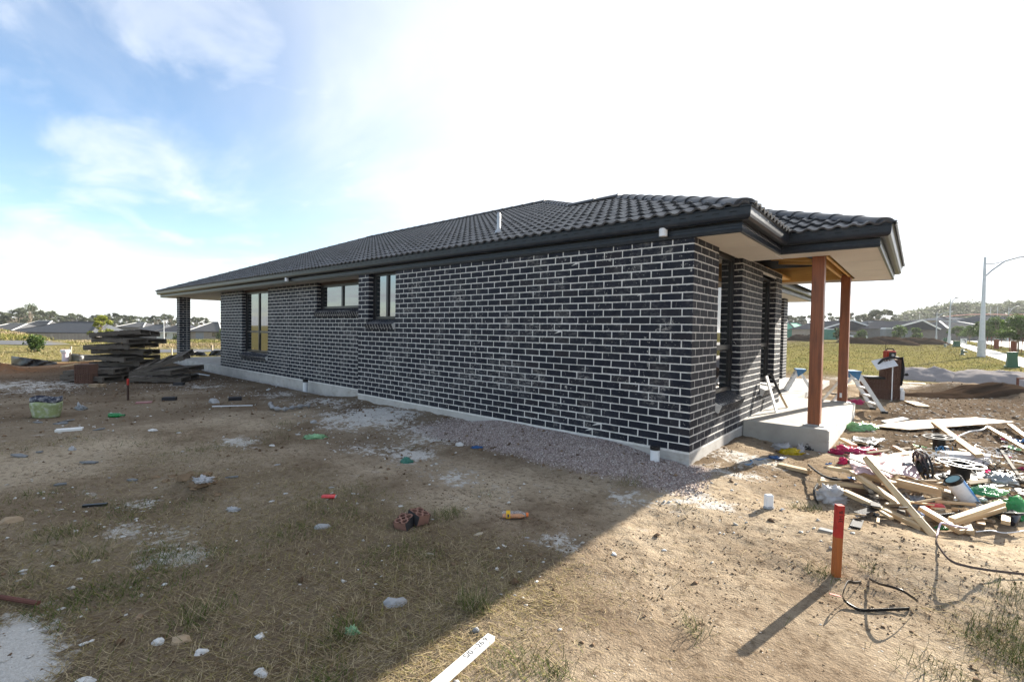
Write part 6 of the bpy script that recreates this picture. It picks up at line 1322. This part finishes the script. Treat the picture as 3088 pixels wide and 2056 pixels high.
# plywood sheet
pts_ = [zpt(*Z6(a, b), z) for a, b, z in ((800, 387, -.17), (1120, 420, -.15), (2020, 352, -.12), (1690, 314, -.12), (1130, 342, -.15))]
o0 = pts_[0]; m = MB(); n_ = len(pts_); m.v = [tuple(q-o0) for q in pts_]+[tuple(q-o0+Vector((0, 0, .014))) for q in pts_]; m.f = [tuple(range(n_))[::-1], tuple(range(n_, 2*n_))]+[(i, (i+1) % n_, n_+(i+1) % n_, n_+i) for i in range(n_)]
o = m.obj('plywood_sheet', wood('plywood', (.62, .47, .33), (.50, .36, .24), 0, .7)); o.location = o0; tag(o, 'large pale plywood sheet lying on the turned soil', 'plywood sheet')
pts_ = [zpt(*Z6(a, b), -.165) for a, b in ((870, 345), (1060, 312), (1120, 330), (930, 372))]; o0 = pts_[0]; m = MB(); m.v = [tuple(q-o0) for q in pts_]+[tuple(q-o0+Vector((0, 0, .02))) for q in pts_]; m.f = [(3, 2, 1, 0), (4, 5, 6, 7)]+[(i, (i+1) % 4, 4+(i+1) % 4, 4+i) for i in range(4)]; o = m.obj('grey_board', M_GREYR); o.location = o0; tag(o, 'weathered grey board behind the plywood sheet', 'board')
# cable reels
def reel(label, u_, v_, z_, r, h, rot, group='black plastic cable reels'):
    p = zpt(*Z6(u_, v_), z_); t = thing('cable_reel', label, 'cable reel', p, 0, group); t.rotation_euler = rot
    MB().lathe([(r*.42, .012), (r*.40, h*.5), (r*.42, h-.012)], 20, cap=False).obj('barrel', M_BLACKP, t, smooth=True)
    for z0 in (0, h-.012):
        f = MB(); K = 28
        for ra, rb in ((.88, 1.), (.40, .52)):
            b = len(f.v)
            for k in range(K):
                a = 2*math.pi*k/K
                for rr_, zz_ in ((ra, 0), (rb, 0), (rb, .012), (ra, .012)): f.v.append((math.cos(a)*r*rr_, math.sin(a)*r*rr_, z0+zz_))
            for k in range(K):
                for q in range(4): f.f.append((b+k*4+q, b+k*4+(q+1) % 4, b+((k+1) % K)*4+(q+1) % 4, b+((k+1) % K)*4+q))
        fl_ = f.obj('flange', M_BLACKP, t)
        for k in range(6): a = 2*math.pi*k/6; s_ = MB().beam((math.cos(a)*r*.5, math.sin(a)*r*.5, z0+.006), (math.cos(a)*r*.9, math.sin(a)*r*.9, z0+.006), .018, .010); s_.obj('spoke', M_BLACKP, fl_)
reel('black cable reel standing behind the white box', 1375, 610, -.15, .155, .20, (.06, -.04, 0)); reel('larger black cable reel in front of the white box', 1548, 860, -.15, .185, .19, (.05, .03, .4)); reel('black cable reel tipped on its rim by the pale pink sheet', 1205, 730, .02, .15, .05, (R(82), 0, YAW+1.25))
# white box
A = zpt(*Z6(1430, 700), -.13); t = thing('white_carton', 'long white carton lying between the two standing reels', 'carton', A, YAW-.12); MB().box((0, -.04, 0), (.42, .10, .11)).obj('carton', M_PVC, t, bevel=.004); MB().box((.0, -.041, .10), (.42, .101, .113)).obj('flap', M_TRIM, t)
# leaning tin
p = zpt(*Z6(1660, 1085), -.17); t = thing('round_tin', 'tall white and blue round tin leaning in the heap', 'tin', p+Vector((0, 0, .02)), YAW); t.rotation_euler = (R(-8), R(-34), YAW); tm = NG('tin_print'); tcx = tm.node('ShaderNodeSeparateXYZ', {0: tm.node('ShaderNodeTexCoord').outputs['Object']})
col_ = tm.mix(tm.rng(tcx.outputs[0], .012, .03), (.70, .71, .73), (.03, .20, .50)); tm.fin(tm.mix(tm.math('MULTIPLY', tm.rng(tm.noise(tm.pos(obj=True), 40, 3), .55, .7), .25), col_, (.3, .27, .25)), .35, None, .5)
MB().lathe([(.062, 0), (.064, .005), (.064, .235)], 24).obj('body', tm.m, t, smooth=True); MB().lathe([(.066, .232), (.067, .262), (.060, .265), (.058, .258), (.0, .257)], 24).obj('lid', M_BLACKP, t, smooth=True)
MB().lathe([(0, .2585), (.052, .2585), (.052, .2615), (0, .262)], 20).obj('lid_label', plain('teal_print', (.25, .42, .45), .5, .1, 12, 0), t)
can('red drink can lying among the pine offcuts', *Z6(1340, 1140), -.15, M_CANR, .02); can('blue and white drink can half under the longest batten', *Z6(1180, 1195), .4, M_CANW, .01); can('black drink can at the edge of the heap below the green bag', *Z6(2010, 1235), .5, M_CANB, .02, tilt=-.4); can('pale tin can beside the leaning tin', *Z6(1740, 1065), .2, M_PVC, .02, .03, .07)
# wires
def wires(label, cx_, cy_, n, r, mat, seed, name='cable_tangle', rad=.0035, cat='cable', ext=None):
    rr = random.Random(seed); c = zpt(*Z6(cx_, cy_), -.12); t = thing(name, label, cat, c, 0)
    for k in range(n):
        a0 = rr.uniform(0, 6.28); ax, ay = rr.uniform(.5, 1.)*r, rr.uniform(.3, .8)*r; ox, oy = rr.uniform(-.4, .4)*r, rr.uniform(-.4, .4)*r; rot = rr.uniform(0, 3.1); turn = rr.uniform(3.5, 8)
        P = [Vector((ox+math.cos(rot)*ax*math.cos(a0+turn*q/24)-math.sin(rot)*ay*math.sin(a0+turn*q/24), oy+math.sin(rot)*ax*math.cos(a0+turn*q/24)+math.cos(rot)*ay*math.sin(a0+turn*q/24), .05+.06*math.sin(q*.5+k)+.004*k)) for q in range(25)]
        MB().tube(P, rad, 5).obj('loop', mat, t, smooth=True)
    return t
wires('tangle of white cable offcuts by the upright reel', 1290, 700, 7, .16, M_PVC, 1); wires('loose white cable loops beside the white carton', 1820, 680, 6, .2, M_PVC, 2); wires('black cable loops at the right of the heap', 1900, 800, 5, .25, M_BLACKP, 3); wires('short blue cable offcuts by the tipped reel', 1400, 640, 3, .08, M_BLUE, 4); wires('blue strap loop at the foot of the corner slab', 130, 640, 0, .1, M_BLUE, 5) if False else None
def cable(label, pts6, z_, rad, mat, name='cable_length'):
    P = spline([zpt(*Z6(a, b), z_+dz_) for a, b, dz_ in pts6]); o0 = P[0].copy(); o = MB().tube([q-o0 for q in P], rad, 6).obj(name, mat, smooth=True); o.location = o0; return tag(o, label, 'cable')
cable('black cable running across the middle of the heap', [(1100, 830, 0), (1300, 880, .02), (1500, 920, .0), (1900, 960, .0)], -.12, .006, M_BLACKP); cable('black hose curling past the white bag', [(250, 715, 0), (330, 780, .03), (430, 830, .08), (600, 850, .02)], -.13, .011, M_BLACKP); cable('short black tube bent down from the white bag', [(330, 880, .12), (300, 940, .10), (310, 1010, .04), (335, 1050, 0)], -.16, .010, M_BLACKP); cable('pale mauve cable end hooked over the last batten', [(1355, 1330, .0), (1375, 1250, .03), (1400, 1215, .05), (1500, 1240, .02), (1620, 1260, .0)], -.14, .006, plain('mauve_cable', (.55, .45, .55), .5, .1, 5, 0)); cable('white cable trailing to the right of the cans', [(1690, 1290, 0), (1820, 1280, .01), (1950, 1300, 0), (2150, 1275, .01)], -.17, .004, M_PVC); cable('blue cable offcut along the foot of the slab', [(-240, 655, 0), (-180, 672, .01), (-110, 660, .005), (-20, 640, .0)], -.17, .008, M_BLUE); cable('looped blue strap at the foot of the corner slab', [(-330, 700, 0), (-270, 715, .02), (-230, 690, .03), (-250, 672, .02)], -.17, .008, M_BLUE); cable('white ribbon of packing tape by the plywood', [(1540, 470, 0), (1640, 430, .02), (1740, 415, .05), (1790, 385, .03)], -.15, .010, M_PVC)
# flexible duct by the far wall
c0 = [gp(a, b)+Vector((0, 0, .05)) for a, b in ((815, 1228), (825, 1240), (860, 1243), (895, 1236), (935, 1230))]; P = spline(c0); o0 = P[0].copy(); m = MB().tube([q-o0 for q in P], [.028+.016*math.sin(k*1.7) for k in range(len(P))], 10); o = m.obj('limp_duct', plain('dusty_white_sleeve', (.26, .26, .265), .8, .2, 9, .3, dirt=.4), smooth=True); o.location = o0; tag(o, 'limp dusty white sleeve lying on the soil below the rear wall', 'sleeve')
# rusty bracket at the right of the sand
p = gp(3068, 1176); h = up_of(3068, 1138, p); t = thing('rusty_bracket', 'rusty steel post with a short arm beside the sand heap', 'bracket', p, YAW); Mrs = plain('rusty_steel', (.13, .05, .035)); MB().box((-.02, -.02, -.1), (.02, .02, h)).obj('upright', Mrs, t); MB().box((.02, -.02, h-.04), (.7, .02, h)).obj('arm', Mrs, t)
# small debris lengths on the far side of the porch
for i, (x_, y_, x2, y2) in enumerate(((60, 35, 260, 60), (400, 30, 560, 45), (150, 120, 330, 100), (380, 90, 480, 110), (30, 80, 120, 60))):
    timber('grey timber scrap in the rubble beyond the porch slab', (x_, y_-2, -.17), (x2, y2-2, -.16), .08, .03, RND.choice((M_PEG, M_PALLET, M_PINE)), 'timber scraps beyond the porch slab', 'timber_scrap')
# ------------------------------------------------------------------ thin haze over the estate
hz = MB().box((-46000, -46000, -62.), (46000, 46000, 30)).obj('haze', None); tag(hz, kind='stuff'); hm_ = bpy.data.materials.new('haze'); hm_.use_nodes = True; hm_.node_tree.nodes.remove(hm_.node_tree.nodes['Principled BSDF'])
pv = hm_.node_tree.nodes.new('ShaderNodeVolumePrincipled'); pv.inputs['Color'].default_value = (.93, .95, .97, 1); pv.inputs['Density'].default_value = .0002; pv.inputs['Anisotropy'].default_value = .3
hm_.node_tree.links.new(pv.outputs[0], hm_.node_tree.nodes['Material Output'].inputs['Volume']); hz.data.materials.append(hm_)
